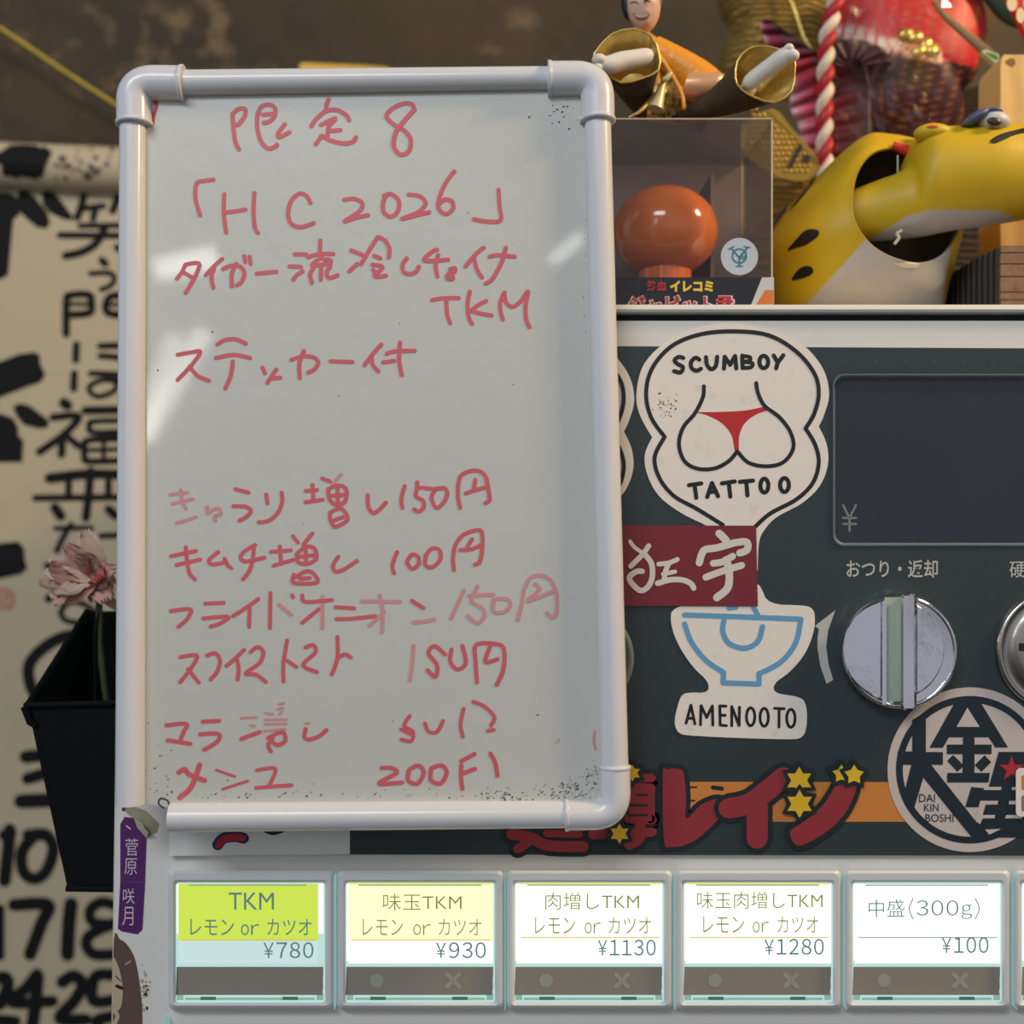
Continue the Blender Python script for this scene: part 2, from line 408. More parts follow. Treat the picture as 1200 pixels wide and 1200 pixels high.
for q in ([(650, 405), (650, 470)], [(650, 407), (675, 407)], [(650, 452), (668, 452)]): b.rib(pn, c1(q), 2, 0.00012, 2, smooth=False)
b.rib(pn, c1([(730, 408), (760, 412)]), 5, 0.00012, 2)
c8 = crop(920, 620, .23333)
b.poly(pn, c8([(252, 408), (150, 486), (170, 503), (163, 545), (163, 600), (178, 690), (208, 777), (242, 757), (218, 680), (207, 590), (216, 510)]), 0.0001, 0, 5)
b.text(pn, 'おつり・返却', (992, 656, 1099, 677), 0.0001, 5, 0.012); b.text(pn, '硬貨', (1183, 657, 1224, 677), 0.0001, 5, 0.004)
b.build('front_panel', [PANELM, PORA, PDARK, PRED, PYEL, PGREY, M('panel_dots', (58, 70, 72), 0.4)], mach)

# display window set into the panel
SCR = M('display_glass', (44, 51, 60), 0.14, var=(14, 0.5, (54, 60, 72), 0.45))
b = MB(); inner = rrect(979, 442, 1293, 636, 11)
slab(b, inner, -0.0006, -0.0001, 0)
sf = plane(-0.0006)
for q in ([(988, 592), (995, 606)], [(1003, 592), (996, 606)], [(995.5, 606), (995.5, 622)], [(988, 607), (1003, 607)], [(988, 614), (1003, 614)]): b.rib(sf, q, 2.6, 0.0001, 1, smooth=False)
d = b.build('display_window', [SCR, M('display_grey', (128, 130, 136), 0.5)], mach)
b = MB(); slab(b, disp, PF - 0.0006, -0.0001, 0, [rrect(977.5, 440, 1294.5, 638, 12)], back=False); b.build('display_bezel', M('bezel_edge', (120, 138, 134), 0.14, 0.85), mach)

# change-return lever
cx, cy, rr = 1047, 761, 66
b = MB()
s0 = 1 / 3000.0
def disc_ring(mb, prof, cx, cy, mi=0, n=64):        # lathe about the y axis: (radius px, depth)
    C = P(cx, cy, 0) + Vector((0, PF, 0)); mb.loft([[C + Vector((q * s0 * math.cos(2 * math.pi * i / n), y, q * s0 * math.sin(2 * math.pi * i / n))) for i in range(n)] for q, y in prof], mi, False, True)
disc_ring(b, [(66, 0.0), (66.5, -0.004), (65, -0.006), (62, -0.0066), (60, -0.0060)], cx, cy)
lev = b.build('return_lever', CHROME, mach)
def seg(x0, x1, rad):                               # part of the disc between two verticals
    ts = [];
    n = 40
    up = [(x0 + (x1 - x0) * i / n) for i in range(n + 1)]
    h = lambda x: math.sqrt(max(0, rad ** 2 - (x - cx) ** 2))
    return [(x, cy - h(x)) for x in up] + [(x, cy + h(x)) for x in reversed(up)]
b = MB()
for x0, x1 in ((cx - 59.5, 1037), (1074, cx + 59.5)):
    q = seg(x0, x1, 59.5); mx_ = sum(p[0] for p in q) / len(q)
    qi = [(mx_ + (x - mx_) * .93, cy + (y - cy) * .95) for x, y in q]
    lv = [[P(mx_ + (x - mx_) * k_, cy + (y - cy) * k_, PF - dz) for x, y in q] for k_, dz in ((1, .006), (.985, .0072), (.95, .0078))]
    b.loft(lv, 0, False, True, False)
b.build('lever_plate', M('chrome_wavy', (228, 228, 234), 0.09, 1.0, bump=(75, 0.22)), lev)
b = MB(); b.poly(F, [(1037, 700), (1057, 700), (1057, 822), (1037, 822)], 0.0062 - PF, 0.0004, 0)
b.build('lever_slot', M('slot_green', (178, 192, 172), 0.2, var=(40, 0.5, (136, 156, 134))), lev)
b = MB()
b.loft([[P(x, y, PF + Y) for x, y in rrect(1056, 696, 1074, 832, 4)] for Y in (-0.002, -0.0105)] + [[P(x, y, PF - 0.012) for x, y in rrect(1058.5, 698, 1071.5, 830, 3)]], 0, False, True, False)
b.loft([[P(x, y, PF + Y) for x, y in rrect(1034, 704, 1039, 826, 2)] for Y in (-0.003, -0.009)], 0, False, True, False)
b.build('lever_handle', CHROME, lev)

# coin slot at the right edge of the picture
b = MB(); disc_ring(b, [(71, 0.0), (71, -0.002), (68, -0.003), (65, -0.0026), (64, -0.001), (56, -0.0034), (46, -0.0042), (20, -0.0036)], 1233, 760)
b.poly(F, [(1195, 754), (1271, 754), (1271, 763), (1195, 763)], 0.0048 - PF, 0, 1)
b.build('coin_slot', [M('brushed_metal', (190, 186, 176), 0.24, 1.0), DARK], mach)

# narrow white name plate at the panel's lower left corner
b = MB(); b.poly(F, [(PX0, 966), (410, 962), (410, 1001), (PX0, 1003)], -PF + 0.0001, 0.0003, 0)
nf = crop(130, 880, .275)
b.rib(F, nf([(455, 400), (480, 372), (530, 365), (565, 372)]), 13, 0.0005 - PF, 1); b.rib(F, nf([(458, 402), (485, 375), (530, 368), (560, 372)]), 8, 0.0006 - PF, 2)
b.rib(F, nf([(660, 340), (690, 350), (730, 340)]), 5, 0.0005 - PF, 3)
b.build('name_strip', [M('strip_white', (236, 236, 230), 0.4), M('ink_navy', (40, 42, 92), 0.4), M('ink_red', (190, 40, 44), 0.4), INKB], mach)

# ---------------------------------------------------------------- meal buttons
WHITE = (226, 246, 242)
def glow(name, rgb, s): return M(name, rgb, 0.5, emit=s)
BAR = M('sold_out_bar', (150, 142, 130), 0.35)
BARMK = M('sold_out_mark', (166, 166, 154), 0.4)
btns = [  # x, card colour + strength, lower card, text lines, price
    (197, ('lit_lemon', (212, 236, 84), 0.92), ('lit_pale', (206, 234, 230), 0.92), [('TKM', (268, 1046, 321, 1066)), ('レモン', (223, 1077, 274, 1096)), ('ｏｒ', (281, 1083, 305, 1096)), ('カツオ', (313, 1077, 365, 1096))], ('￥７８０', (307, 1104, 369, 1123)), False),
    (396, ('lit_cream', (255, 255, 196), 1.15), ('lit_white', (244, 255, 252), 1.3), [('味玉TKM', (449, 1047, 541, 1067)), ('レモン', (425, 1077, 472, 1096)), ('ｏｒ', (483, 1083, 506, 1096)), ('カツオ', (514, 1077, 564, 1096))], ('￥９３０', (509, 1104, 571, 1123)), True),
    (594, ('lit_cream_bright', (255, 255, 232), 1.3), ('lit_white', (244, 255, 252), 1.3), [('肉増しTKM', (639, 1046, 749, 1066)), ('レモン', (627, 1075, 674, 1094)), ('ｏｒ', (684, 1081, 705, 1094)), ('カツオ', (713, 1075, 763, 1094))], ('￥１１３０', (699, 1101, 770, 1120)), True),
    (792, ('lit_cream_bright', (255, 255, 232), 1.3), ('lit_white', (244, 255, 252), 1.3), [('味玉肉増しTKM', (817, 1045, 964, 1065)), ('レモン', (824, 1074, 872, 1093)), ('ｏｒ', (881, 1080, 902, 1093)), ('カツオ', (911, 1074, 959, 1093))], ('￥１２８０', (894, 1100, 967, 1119)), True),
    (990, ('lit_plain', (248, 255, 253), 1.3), ('lit_white', (244, 255, 252), 1.3), [('中盛', (1018, 1054, 1060, 1075)), ('３００', (1072, 1055, 1125, 1073)), ('ｇ', (1125, 1060, 1141, 1077))], ('￥１００', (1102, 1098, 1160, 1117)), True),
    (1188, ('lit_plain', (248, 255, 253), 1.3), ('lit_white', (244, 255, 252), 1.3), [], None, True)]
TXT_G = glow('lit_letter_olive', (140, 156, 84), 0.7); TXT_T = glow('lit_letter_teal', (100, 134, 134), 0.8); LINE = glow('lit_rule', (150, 170, 160), 0.8)
for bx, up, lo, lines, price, marks in btns:
    b = MB(); W_ = 194
    outer = rrect(bx, 1020, bx + W_, 1182, 6); win = rrect(bx + 9, 1034, bx + W_ - 10, 1175, 4)
    A_ = [P(x, y, 0) for x, y in outer]; B_ = [P(x, y, -0.0045) for x, y in outer]; cxx, cyy = bx + W_ / 2, 1101
    ins = lambda q, k_: [(cxx + (x - cxx) * (1 - k_ / 97), cyy + (y - cyy) * (1 - k_ / 81)) for x, y in q]
    C_ = [P(x, y, -0.0058) for x, y in ins(outer, 3.5)]; D_ = [P(x, y, -0.0058) for x, y in ins(win, -3.5)]; E_ = [P(x, y, -0.0048) for x, y in win]; G_ = [P(x, y, -0.0002) for x, y in win]
    b.loft([A_, B_, C_, D_, E_, G_], 0, False, False, False)
    fr = plane(-0.0055)
    root = b.build('meal_button', PLASTIC, mach, label='lit button with a saturated lemon yellow card' if bx == 197 else None)
    b = MB(); b.poly(F, win, 0.0006, 0.0003, 0); b.build('lamp_tray', glow('lamp_tray_teal', (190, 226, 218), 0.95), root)
    b = MB()
    hot = up[0] != 'lit_lemon'
    for xs in (bx + 10, bx + W_ - 20):
        b.poly(F, [(xs, 1036), (xs + 8, 1036), (xs + 8, 1126 if hot else 1094), (xs, 1126 if hot else 1094)], 0.0016, 0.0004, 0)
        for y in (1136, 1152, 1164): b.poly(F, [(xs, y), (xs + 8, y), (xs + 8, y + 8), (xs, y + 8)], 0.0018, 0.0005, 1)
    b.poly(F, [(bx + 20, 1169), (bx + W_ - 22, 1169), (bx + W_ - 22, 1172), (bx + 20, 1172)], 0.0016, 0.0004, 1)
    for xs in (bx + 38, bx + W_ - 60): b.poly(F, [(xs, 1168), (xs + 18, 1168), (xs + 18, 1172), (xs, 1172)], 0.0022, 0.0002, 2)
    b.build('clear_lens', [glow('lens_bright', (236, 255, 252), 1.35), glow('lens_teal', (150, 188, 178), 0.8), glow('lens_dark', (70, 110, 96), 0.8)], root)
    b = MB(); x0, x1 = bx + (12 if not hot else 12), bx + W_ - (12 if hot else 18)
    sp = 1102 if bx < 500 else 1099
    lf = plane(-0.0030)
    b.poly(F, [(x0, 1036), (x1, 1036), (x1, sp), (x0, sp)], 0.0026, 0.0004, 0)
    b.poly(F, [(x0, sp), (x1, sp), (x1, 1129), (x0, 1129)], 0.0026, 0.0004, 1)
    yel = bx < 950
    b.poly(lf, [(x0 + 12, 1036.5), (x1 - 14, 1036.5), (x1 - 14, 1038), (x0 + 12, 1038)], 0.0001, 0, 4)
    if yel and hot: b.poly(lf, [(x0 + 2, 1034.8), (x1 - 2, 1034.8), (x1 - 2, 1036.6), (x0 + 2, 1036.6)], 0.0002, 0, 5)
    if lines: b.poly(lf, [(x0 + 4, sp - 1), (x1 - 3, sp - 1), (x1 - 3, sp + 0.4), (x0 + 4, sp + 0.4)], 0.0001, 0, 6 if yel else 4)
    for t, rc in lines: (b.run if t in ('ｏｒ', '３００', 'ｇ') else b.text)(lf, t, rc, 0.00012, 2 if (yel and hot) else 3, -0.006 if hot else 0.0)
    if bx == 990:
        for q in ([(1070, 1053), (1065.5, 1065), (1070, 1077)], [(1143, 1053), (1147.5, 1065), (1143, 1077)]): b.rib(lf, q, 1.3, 0.00012, 3)
    if price: b.run(lf, price[0], price[1], 0.00012, 3, 0.004)
    b.build('label_card', [glow(*up), glow(*lo), TXT_G, TXT_T, LINE, glow('lit_yellow_edge', (238, 238, 96), 0.95), glow('lit_rule_amber', (222, 200, 90), 0.9)], root)
    b = MB(); b.poly(F, [(bx + 10, 1133), (bx + W_ - 12, 1133), (bx + W_ - 13, 1166), (bx + 9, 1166)], 0.0026, 0.0012, 0)
    if marks:
        g = plane(-0.0038)
        b.poly(g, circ(bx + 46, 1149, 8, 20), 0.0001, 0, 1)
        for q in ([(-7, -7), (7, 7)], [(7, -7), (-7, 7)]): b.rib(g, [(bx + 135 + x, 1149 + y) for x, y in q], 5, 0.0001, 1, smooth=False)
    b.build('sold_out_bar', [BAR, BARMK], root)
for x in (393.5, 592, 790, 988.5, 1186.5):  # glowing bars stand in for button light leaking between the frames
    b = MB(); b.box(P(x - 0.7, 0).x, P(x + 0.7, 0).x, -0.004, 0.0, P(0, 1178).z, P(0, 1024).z); b.build('light_gap', glow('gap_teal', (150, 196, 192), 0.7), mach)
b = MB(); b.box(P(196, 0).x, P(199, 0).x, -0.004, 0, P(0, 1240).z, P(0, 1190).z); b.build('light_gap', glow('gap_teal', (150, 196, 192), 0.7), mach)  # another glowing bar, light leak of the row below

# ---------------------------------------------------------------- stickers on the machine
pn = plane(PF)
c5, c6 = crop(700, 370, .23333), crop(700, 600, .23333)
def body_sticker(dx, dy, name, label):
    b = MB(); sh = lambda q: [(x + dx, y + dy) for x, y in c5(q)]
    o = cat([(275, 610), (214, 500), (196, 395), (228, 255), (320, 150), (450, 76), (600, 40), (720, 40), (840, 62), (950, 100), (1060, 170), (1140, 280), (1164, 400), (1136, 505), (1112, 556)], n=5) + \
        cat([(1112, 556), (1150, 640), (1159, 740), (1120, 850), (1030, 940), (900, 1012), (840, 1075), (812, 1140), (806, 1280)], n=5) + \
        cat([(640, 1280), (600, 1090), (540, 1050), (420, 990), (310, 905), (252, 800), (238, 700), (275, 610)], n=5)
    b.poly(pn, sh(o), 0, 0.0002, 0)
    w = 4.8; t = 0.00028
    for q in (cat([(630, 1050), (500, 970), (385, 905), (312, 815), (288, 710), (338, 608)]), cat([(338, 608), (270, 510), (245, 390), (275, 265), (370, 155), (510, 95), (680, 78), (860, 98), (1000, 180), (1090, 290), (1112, 390), (1090, 490), (1046, 566)]),
              cat([(1046, 566), (1095, 650), (1112, 740), (1082, 840), (1000, 922), (870, 992), (792, 1060)])): b.rib(pn, sh(q), w, t, 1, smooth=False)
    b.poly(pn, sh(cat([(488, 484), (610, 483), (740, 476), (850, 456), (866, 472)], n=5) + cat([(866, 472), (790, 500), (735, 548), (712, 610), (710, 678), (690, 678), (674, 600), (625, 540), (555, 502), (488, 484)], n=5)), 0.00025, 0, 2)
    b.rib(pn, sh([(535, 354), (530, 410), (490, 490), (432, 560), (410, 645), (438, 730), (505, 768), (590, 766), (660, 730), (702, 682)]), 4.6, t, 1)
    b.rib(pn, sh([(704, 682), (760, 738), (850, 756), (935, 735), (984, 665), (970, 585), (915, 510), (840, 452), (808, 390), (798, 338)]), 4.6, t, 1)
    R2 = random.Random(3)
    for k in range(46):
        x, y = R2.gauss(335, 30), R2.gauss(450, 30); b.rib(pn, sh([(x, y), (x + R2.uniform(-8, 8), y + R2.uniform(-8, 8))]), R2.uniform(.5, 1.7), 0.00026, 3, smooth=False, caps=False)
    x0, y0 = sh([(0, 0)])[0]
    el = lambda x, y, rx, ry: circ(x, y, rx, 18, ry)
    for q in ([(432, 212), (408, 207), (388, 225), (405, 243), (430, 258), (418, 284), (386, 278)], [(512, 220), (492, 211), (470, 235), (475, 264), (498, 276), (520, 266)], [(546, 208), (551, 246), (572, 268), (595, 252), (602, 206)]): b.rib(pn, sh(q), 4.9, t, 1)
    for q in ([(636, 265), (640, 206), (667, 246), (692, 202), (698, 264)], [(730, 262), (728, 200)], [(886, 200), (906, 235)], [(934, 199), (906, 236), (898, 264)],
              [(460, 851), (522, 842)], [(488, 848), (497, 914)], [(552, 910), (576, 840), (606, 906)], [(560, 886), (597, 882)], [(626, 842), (690, 832)], [(660, 838), (668, 908)], [(716, 834), (782, 828)], [(748, 832), (754, 902)]): b.rib(pn, sh(q), 5, t, 1, smooth=False)
    b.rib(pn, sh([(730, 202), (766, 208), (764, 226), (734, 231)]), 4.6, t, 1); b.rib(pn, sh([(734, 231), (778, 238), (772, 258), (730, 262)]), 4.6, t, 1)
    for q in (el(836, 232, 22, 31), el(839, 853, 20, 35), el(940, 850, 22, 35)): b.rib(pn, sh(q), 5, t, 1, smooth=False, closed=True)
    return tag(b.build(name, [STW, INKB, M('sticker_red', (196, 44, 48), 0.4), M('grime', (96, 84, 64), 0.7)], origin=P(850 + dx, 600 + dy)), label, 'sticker', 'cartoon rear-view stickers')
s1 = body_sticker(0, 0, 'die_cut_sticker', 'white die-cut sticker with cartoon bottom in red thong and black lettering, fully in view')
s2 = s1.copy(); COL.objects.link(s2); s2.location = s1.location + Vector((-227 * s0, 0, -6 * s0))
tag(s2, 'twin of the red thong sticker, nearly all hidden behind the whiteboard frame', 'sticker', 'cartoon rear-view stickers')

b = MB()
o = c6([(640, 420), (800, 360), (820, 372), (858, 465), (1045, 468), (1082, 485), (1094, 520), (1090, 600), (1045, 715), (965, 808), (886, 860), (886, 910), (1000, 925), (1042, 946), (1055, 1010), (1050, 1095), (1030, 1132), (985, 1145), (450, 1125), (402, 1108), (385, 1055), (400, 985), (418, 925), (450, 905), (558, 910), (560, 852), (480, 782), (400, 660), (365, 550), (376, 475)])
b.poly(pn, soft(o), 0.0002, 0.0002, 0)
t = 0.00048
for q, s_ in (([(438, 517), (735, 527), (1022, 538)], 0), ([(1022, 540), (995, 660), (920, 755), (812, 812)], 1), ([(812, 812), (812, 864), (632, 858), (634, 806)], 0), ([(634, 806), (545, 745), (474, 655), (438, 562)], 1),
              ([(636, 545), (630, 600), (662, 660), (740, 684), (806, 650), (830, 575)], 1), ([(662, 482), (695, 478)], 0), ([(785, 480), (805, 515)], 0)):
    b.rib(pn, c6(q), 6.2, t, 1, smooth=bool(s_))
    if not s_:
        for p in c6(q): b.poly(pn, circ(p[0], p[1], 3.1, 12), t, 0, 1)
for q in ([(446, 1060), (470, 970), (490, 1064)], [(455, 1036), (484, 1037)], [(518, 1068), (521, 972), (549, 1032), (578, 974), (580, 1070)], [(646, 975), (615, 974), (617, 1070), (648, 1073)], [(617, 1020), (642, 1021)],
          [(675, 1073), (675, 977), (712, 1072), (714, 980)], [(890, 986), (938, 988)], [(913, 988), (912, 1080)]): b.rib(pn, c6(q), 3.4, t, 2, smooth=False)
for x, y in ((770, 1028), (838, 1031), (972, 1036)): b.rib(pn, c6(circ(x, y, 21, 22, 45)), 3.4, t, 2, smooth=False, closed=True)
tag(b.build('bowl_sticker', [STW, M('sticker_blue', (104, 164, 204), 0.4), INKB]), 'white sticker with a blue outlined noodle bowl, stuck below the dark red sticker', 'sticker')

b = MB(); b.poly(pn, [(726, 615.5), (886, 616), (888, 710.5), (729, 710)], 0.0006, 0.0002, 0)
for q, w in (([(165, 148), (190, 180), (245, 215)], 4.5), ([(258, 170), (225, 215), (168, 272)], 6), ([(240, 215), (272, 260), (275, 330), (250, 380), (210, 392), (160, 335), (195, 300), (225, 298)], 6.5), ([(308, 262), (360, 255), (402, 238)], 5.5),
             ([(358, 258), (342, 300), (335, 345)], 6), ([(330, 312), (390, 300)], 5), ([(303, 358), (370, 340), (430, 342), (470, 360), (484, 382)], 6.5),
             ([(612, 108), (640, 135), (652, 155)], 9), ([(512, 255), (525, 210), (545, 188), (600, 180), (690, 155), (750, 152), (752, 190), (715, 206)], 8.5), ([(582, 258), (630, 250), (680, 222)], 8),
             ([(545, 328), (620, 300), (725, 268)], 8), ([(648, 240), (662, 300), (655, 380), (600, 430)], 9)): b.rib(pn, c6(q), w, 0.0009, 1)
tag(b.build('name_sticker', [M('sticker_maroon', (124, 42, 52), 0.38), M('sticker_ink_white', (222, 216, 206), 0.45)]), 'dark red rectangular sticker with two white brush-written characters', 'sticker')

# round black and white sticker
C9, C9b = crop(900, 780, .25), crop(1100, 840, .14164)
b = MB(); cx9, cy9 = 1136.5, 902
b.poly(pn, circ(cx9, cy9, 96.5, 80), 0, 0.0002, 0)
t = 0.00028
b.poly(pn, circ(cx9, cy9, 86.5, 80), t, 0, 1, [circ(cx9, cy9, 78.5, 80)])
ik = [0.0]
def ink(q, c=C9): ik[0] += 4e-6; b.poly(pn, c(q), t + 0.00002 + ik[0], 0, 1)
ink([(676, 255), (740, 215), (740, 405), (820, 405), (820, 465), (765, 465), (1030, 800), (960, 812), (728, 525), (684, 672), (640, 600), (640, 590), (672, 465), (606, 465), (608, 402), (676, 402)])
ink([(880, 165), (992, 165), (1126, 384), (1066, 384), (1034, 336), (968, 336), (968, 370), (1048, 370), (1048, 415), (968, 415), (968, 503), (1040, 503), (1034, 548), (840, 548), (840, 503), (912, 503), (912, 415), (838, 415), (838, 370), (914, 370), (914, 336), (848, 336), (820, 385), (757, 385)])
b.poly(pn, C9([(935, 197), (992, 287), (884, 287)]), t + 0.00006, 0, 0)
ink([(120, 315), (210, 405), (155, 455), (70, 365)], C9b); ink([(380, 318), (435, 375), (355, 455), (298, 400)], C9b)
ink([(497, 290), (760, 290), (760, 1000), (340, 1000), (300, 900), (350, 840), (465, 840), (465, 812), (365, 812), (390, 728), (490, 726), (490, 695), (350, 695), (330, 748), (220, 748), (270, 580), (520, 605), (520, 578), (415, 578)], C9b)
for q in ([(380, 580), (520, 580), (512, 606), (372, 606)], [(610, 580), (760, 580), (760, 606), (602, 606)], [(345, 695), (492, 695), (486, 724), (385, 724), (360, 812), (468, 812), (460, 840), (365, 840), (340, 890), (300, 850), (330, 748)], [(586, 695), (760, 695), (760, 724), (578, 724)],
          [(560, 812), (700, 812), (690, 840), (548, 840)], [(384, 932), (515, 928), (420, 975)]): b.poly(pn, C9b(q), t + 0.00006, 0, 0)
b.poly(pn, star(1185.5, 901, 15.5, 5, 0.40), t + 0.0001, 0, 2)
for s_, rc in (('DAI', (708, 602, 783, 640)), ('KIN', (732, 648, 800, 684)), ('BOSHI', (738, 696, 870, 733))):
    b.text(pn, s_, (*C9([rc[:2]])[0], *C9([rc[2:]])[0]), t + 0.00006, 1, 0.004)
tag(b.build('round_sticker', [M('sticker_round_white', (206, 194, 186), 0.4), M('sticker_slate', (30, 44, 52), 0.4), M('sticker_star_red', (178, 48, 58), 0.4)]), 'round white sticker with slate lettering and a small red star, below the chrome lever', 'sticker')

b = MB(); b.poly(pn, rrect(1190.5, 900, 1262, 957, 6), 0.0008, 0.0002, 0)
b.poly(pn, rrect(1197, 908, 1222, 926, 3), 0.00105, 0, 1); b.poly(pn, rrect(1197, 932, 1222, 951, 3), 0.00105, 0, 2)
tag(b.build('label_sticker', [STW, PORA, M('print_taupe', (150, 120, 112), 0.5)]), 'small white rounded sticker cut by the right edge, overlapping the round sticker', 'sticker')

# clear domed disc peeping out from behind the whiteboard
b = MB(); disc_ring(b, [(62, 0), (62, -0.0008), (56, -0.0012), (54, -0.0006), (47, -0.0012), (40, -0.0012), (38, -0.0006), (5, -0.0006)], 680, 770)
tag(b.build('clear_disc', M('clear_disc_grey', (128, 138, 132), 0.25, 0.3)), 'clear ribbed plastic disc peeping out behind the right side of the whiteboard', 'disc')

# purple and brown stickers on the left edge of the machine
c7 = crop(0, 920, .2333)
b = MB(); b.poly(F, c7([(604, 196), (626, 160), (676, 166), (690, 215), (736, 268), (728, 500), (715, 726), (690, 750), (610, 735), (592, 722), (604, 480)]), 0, 0.0002, 0)
for s_, rc in (('菅', (630, 268, 694, 355)), ('原', (625, 368, 688, 450)), ('咲', (618, 518, 676, 596)), ('月', (614, 612, 670, 705))):
    b.text(F, s_, (*c7([rc[:2]])[0], *c7([rc[2:]])[0]), 0.0003, 1, -0.004)
b.rib(F, c7([(635, 205), (655, 220)]), 1.5, 0.0003, 1); b.rib(F, c7([(606, 484), (728, 488)]), 0.8, 0.0003, 2, smooth=False)
o = b.build('purple_sticker', [M('sticker_purple', (86, 38, 104), 0.4), M('purple_letter', (216, 200, 206), 0.5), M('purple_fold', (112, 76, 124), 0.5)])
tag(o, 'tall purple sticker with white vertical characters and a peeling corner', 'sticker')
b = MB()
b.loft([[P(x, y, -0.0002 - k) for x, y in c7(q)] for k, q in ((0, [(672, 168), (690, 215), (738, 270)]), (0.002, [(690, 175), (712, 215), (742, 250)]), (0.003, [(712, 190), (728, 215), (745, 238)]))], 0, False, False, True, closed=False)
b.build('peeling_corner', M('sticker_back', (200, 196, 170), 0.5), o)
b = MB(); b.poly(F, c7([(612, 92), (632, 92), (735, 130), (800, 195), (790, 235), (740, 262), (690, 190), (625, 130)]), 0, 0.00015, 0); b.poly(F, c7([(612, 95), (634, 95), (628, 132), (612, 128)]), 0.00016, 0.00005, 1)
tag(b.build('torn_paper_scrap', [M('old_glue', (160, 152, 124), 0.7, var=(120, 0.6, (196, 192, 172))), M('rust_brown', (84, 56, 32), 0.8)]), 'torn remains of paper and glue above the purple sticker', 'paper scrap')
b = MB(); b.poly(F, cat(c7([(572, 780), (600, 775), (632, 795), (668, 850), (690, 930), (706, 1040), (714, 1140), (706, 1260), (640, 1300), (572, 1300)]), True, 4), 0, 0.0002, 0)
b.poly(F, cat(c7([(566, 870), (590, 900), (612, 980), (616, 1060), (604, 1120), (572, 1130), (564, 1000)]), True, 4), 0.00022, 0, 1)
b.rib(F, c7([(588, 1010), (612, 1020)]), 4, 0.0003, 2); b.rib(F, c7([(580, 960), (608, 985)]), 1.2, 0.0003, 2); b.rib(F, c7([(570, 1130), (590, 1160), (575, 1200)]), 5, 0.00025, 1)
b.rib(F, c7([(630, 900), (655, 885)]), 2.4, 0.00025, 3)
tag(b.build('brown_sticker', [M('sticker_brown', (98, 76, 68), 0.55), M('sticker_skin', (196, 174, 140), 0.5), INKB, M('scuff', (160, 150, 140), 0.6)]), 'scuffed brown sticker of a long-haired head, below the purple sticker', 'sticker')
b = MB()
R2 = random.Random(5)
for k in range(26):
    x, y = R2.gauss(727, 12), R2.gauss(1030, 40); b.poly(F, c7(circ(x, y, R2.uniform(4, 12), 7, R2.uniform(4, 12))), 0, 0.0001, 0)
tag(b.build('glue_residue', M('glue_yellow', (184, 174, 132), 0.6)), 'yellowish glue residue beside the brown sticker', 'glue residue')

# ---------------------------------------------------------------- whiteboard
T0, T1 = P(600, 97, -0.0075), P(600, 955, -0.0235)
B = tilted(T0, T1)
wb = empty('whiteboard', tuple(B(430, 955, -0.004)), 'small whiteboard with red handwritten menu in a white tube frame with one broken corner', 'whiteboard')
b = MB()
b.poly(B, [(158, 100), (690, 95), (714, 952), (203, 956), (196, 946), (156, 940)], -0.0016, 0.0016, 0)
R2 = random.Random(11)
def speck(x, y, a=1.0):
    th = R2.uniform(-0.9, -0.2); l = R2.uniform(0.4, 3.2) * a
    b.rib(B, [(x, y), (x + l * math.cos(th), y + l * math.sin(th))], R2.uniform(0.5, 1.5) * a, 0.00004, 1, smooth=False, caps=False)
for k in range(170):
    d_ = abs(R2.gauss(0, 22)); u = R2.random()
    x = R2.uniform(560, 702) if u < .5 else 700 - abs(R2.gauss(0, 35)); y = 940 - abs(R2.gauss(0, 8)) - (max(0, x - 640) * R2.random() * .6)
    speck(min(x, 702), y)
for k in range(60): speck(R2.uniform(180, 650), 936 - abs(R2.gauss(0, 6)))
for k in range(16): speck(R2.gauss(655, 12), R2.gauss(128, 9), 1.3)
for k in range(22): speck(R2.gauss(186, 10), R2.uniform(840, 940), .9)
for k in range(24): speck(R2.uniform(683, 687) + (0), R2.uniform(150, 420), .7)
for k in range(12): speck(R2.uniform(180, 680), R2.uniform(200, 900), .8)
for x, y in ((249, 389), (185, 434), (630, 838)): b.poly(B, circ(x, y, 1.2, 8), 0.00004, 0, 1)
b.rib(B, [(181, 115), (183, 124), (180, 136), (179, 145)], 5.5, 0.00005, 2, w1=3.5); b.rib(B, [(177, 116), (187, 113)], 3, 0.00005, 2); b.rib(B, [(697, 858), (696, 868), (698, 878)], 3.5, 0.00005, 3)
b.rib(B, [(652, 868), (656, 866), (654, 871), (650, 869)], .9, 0.00005, 3)
b.rib(B, [(199, 945), (196, 938), (188, 936), (186, 942), (192, 947)], 2.2, 0.00005, 1)
b.build('writing_sheet', [BOARDW, M('marker_dust', (74, 70, 70), 0.8), M('marker_red_smear', (196, 52, 66), 0.5), REDPALE], wb)
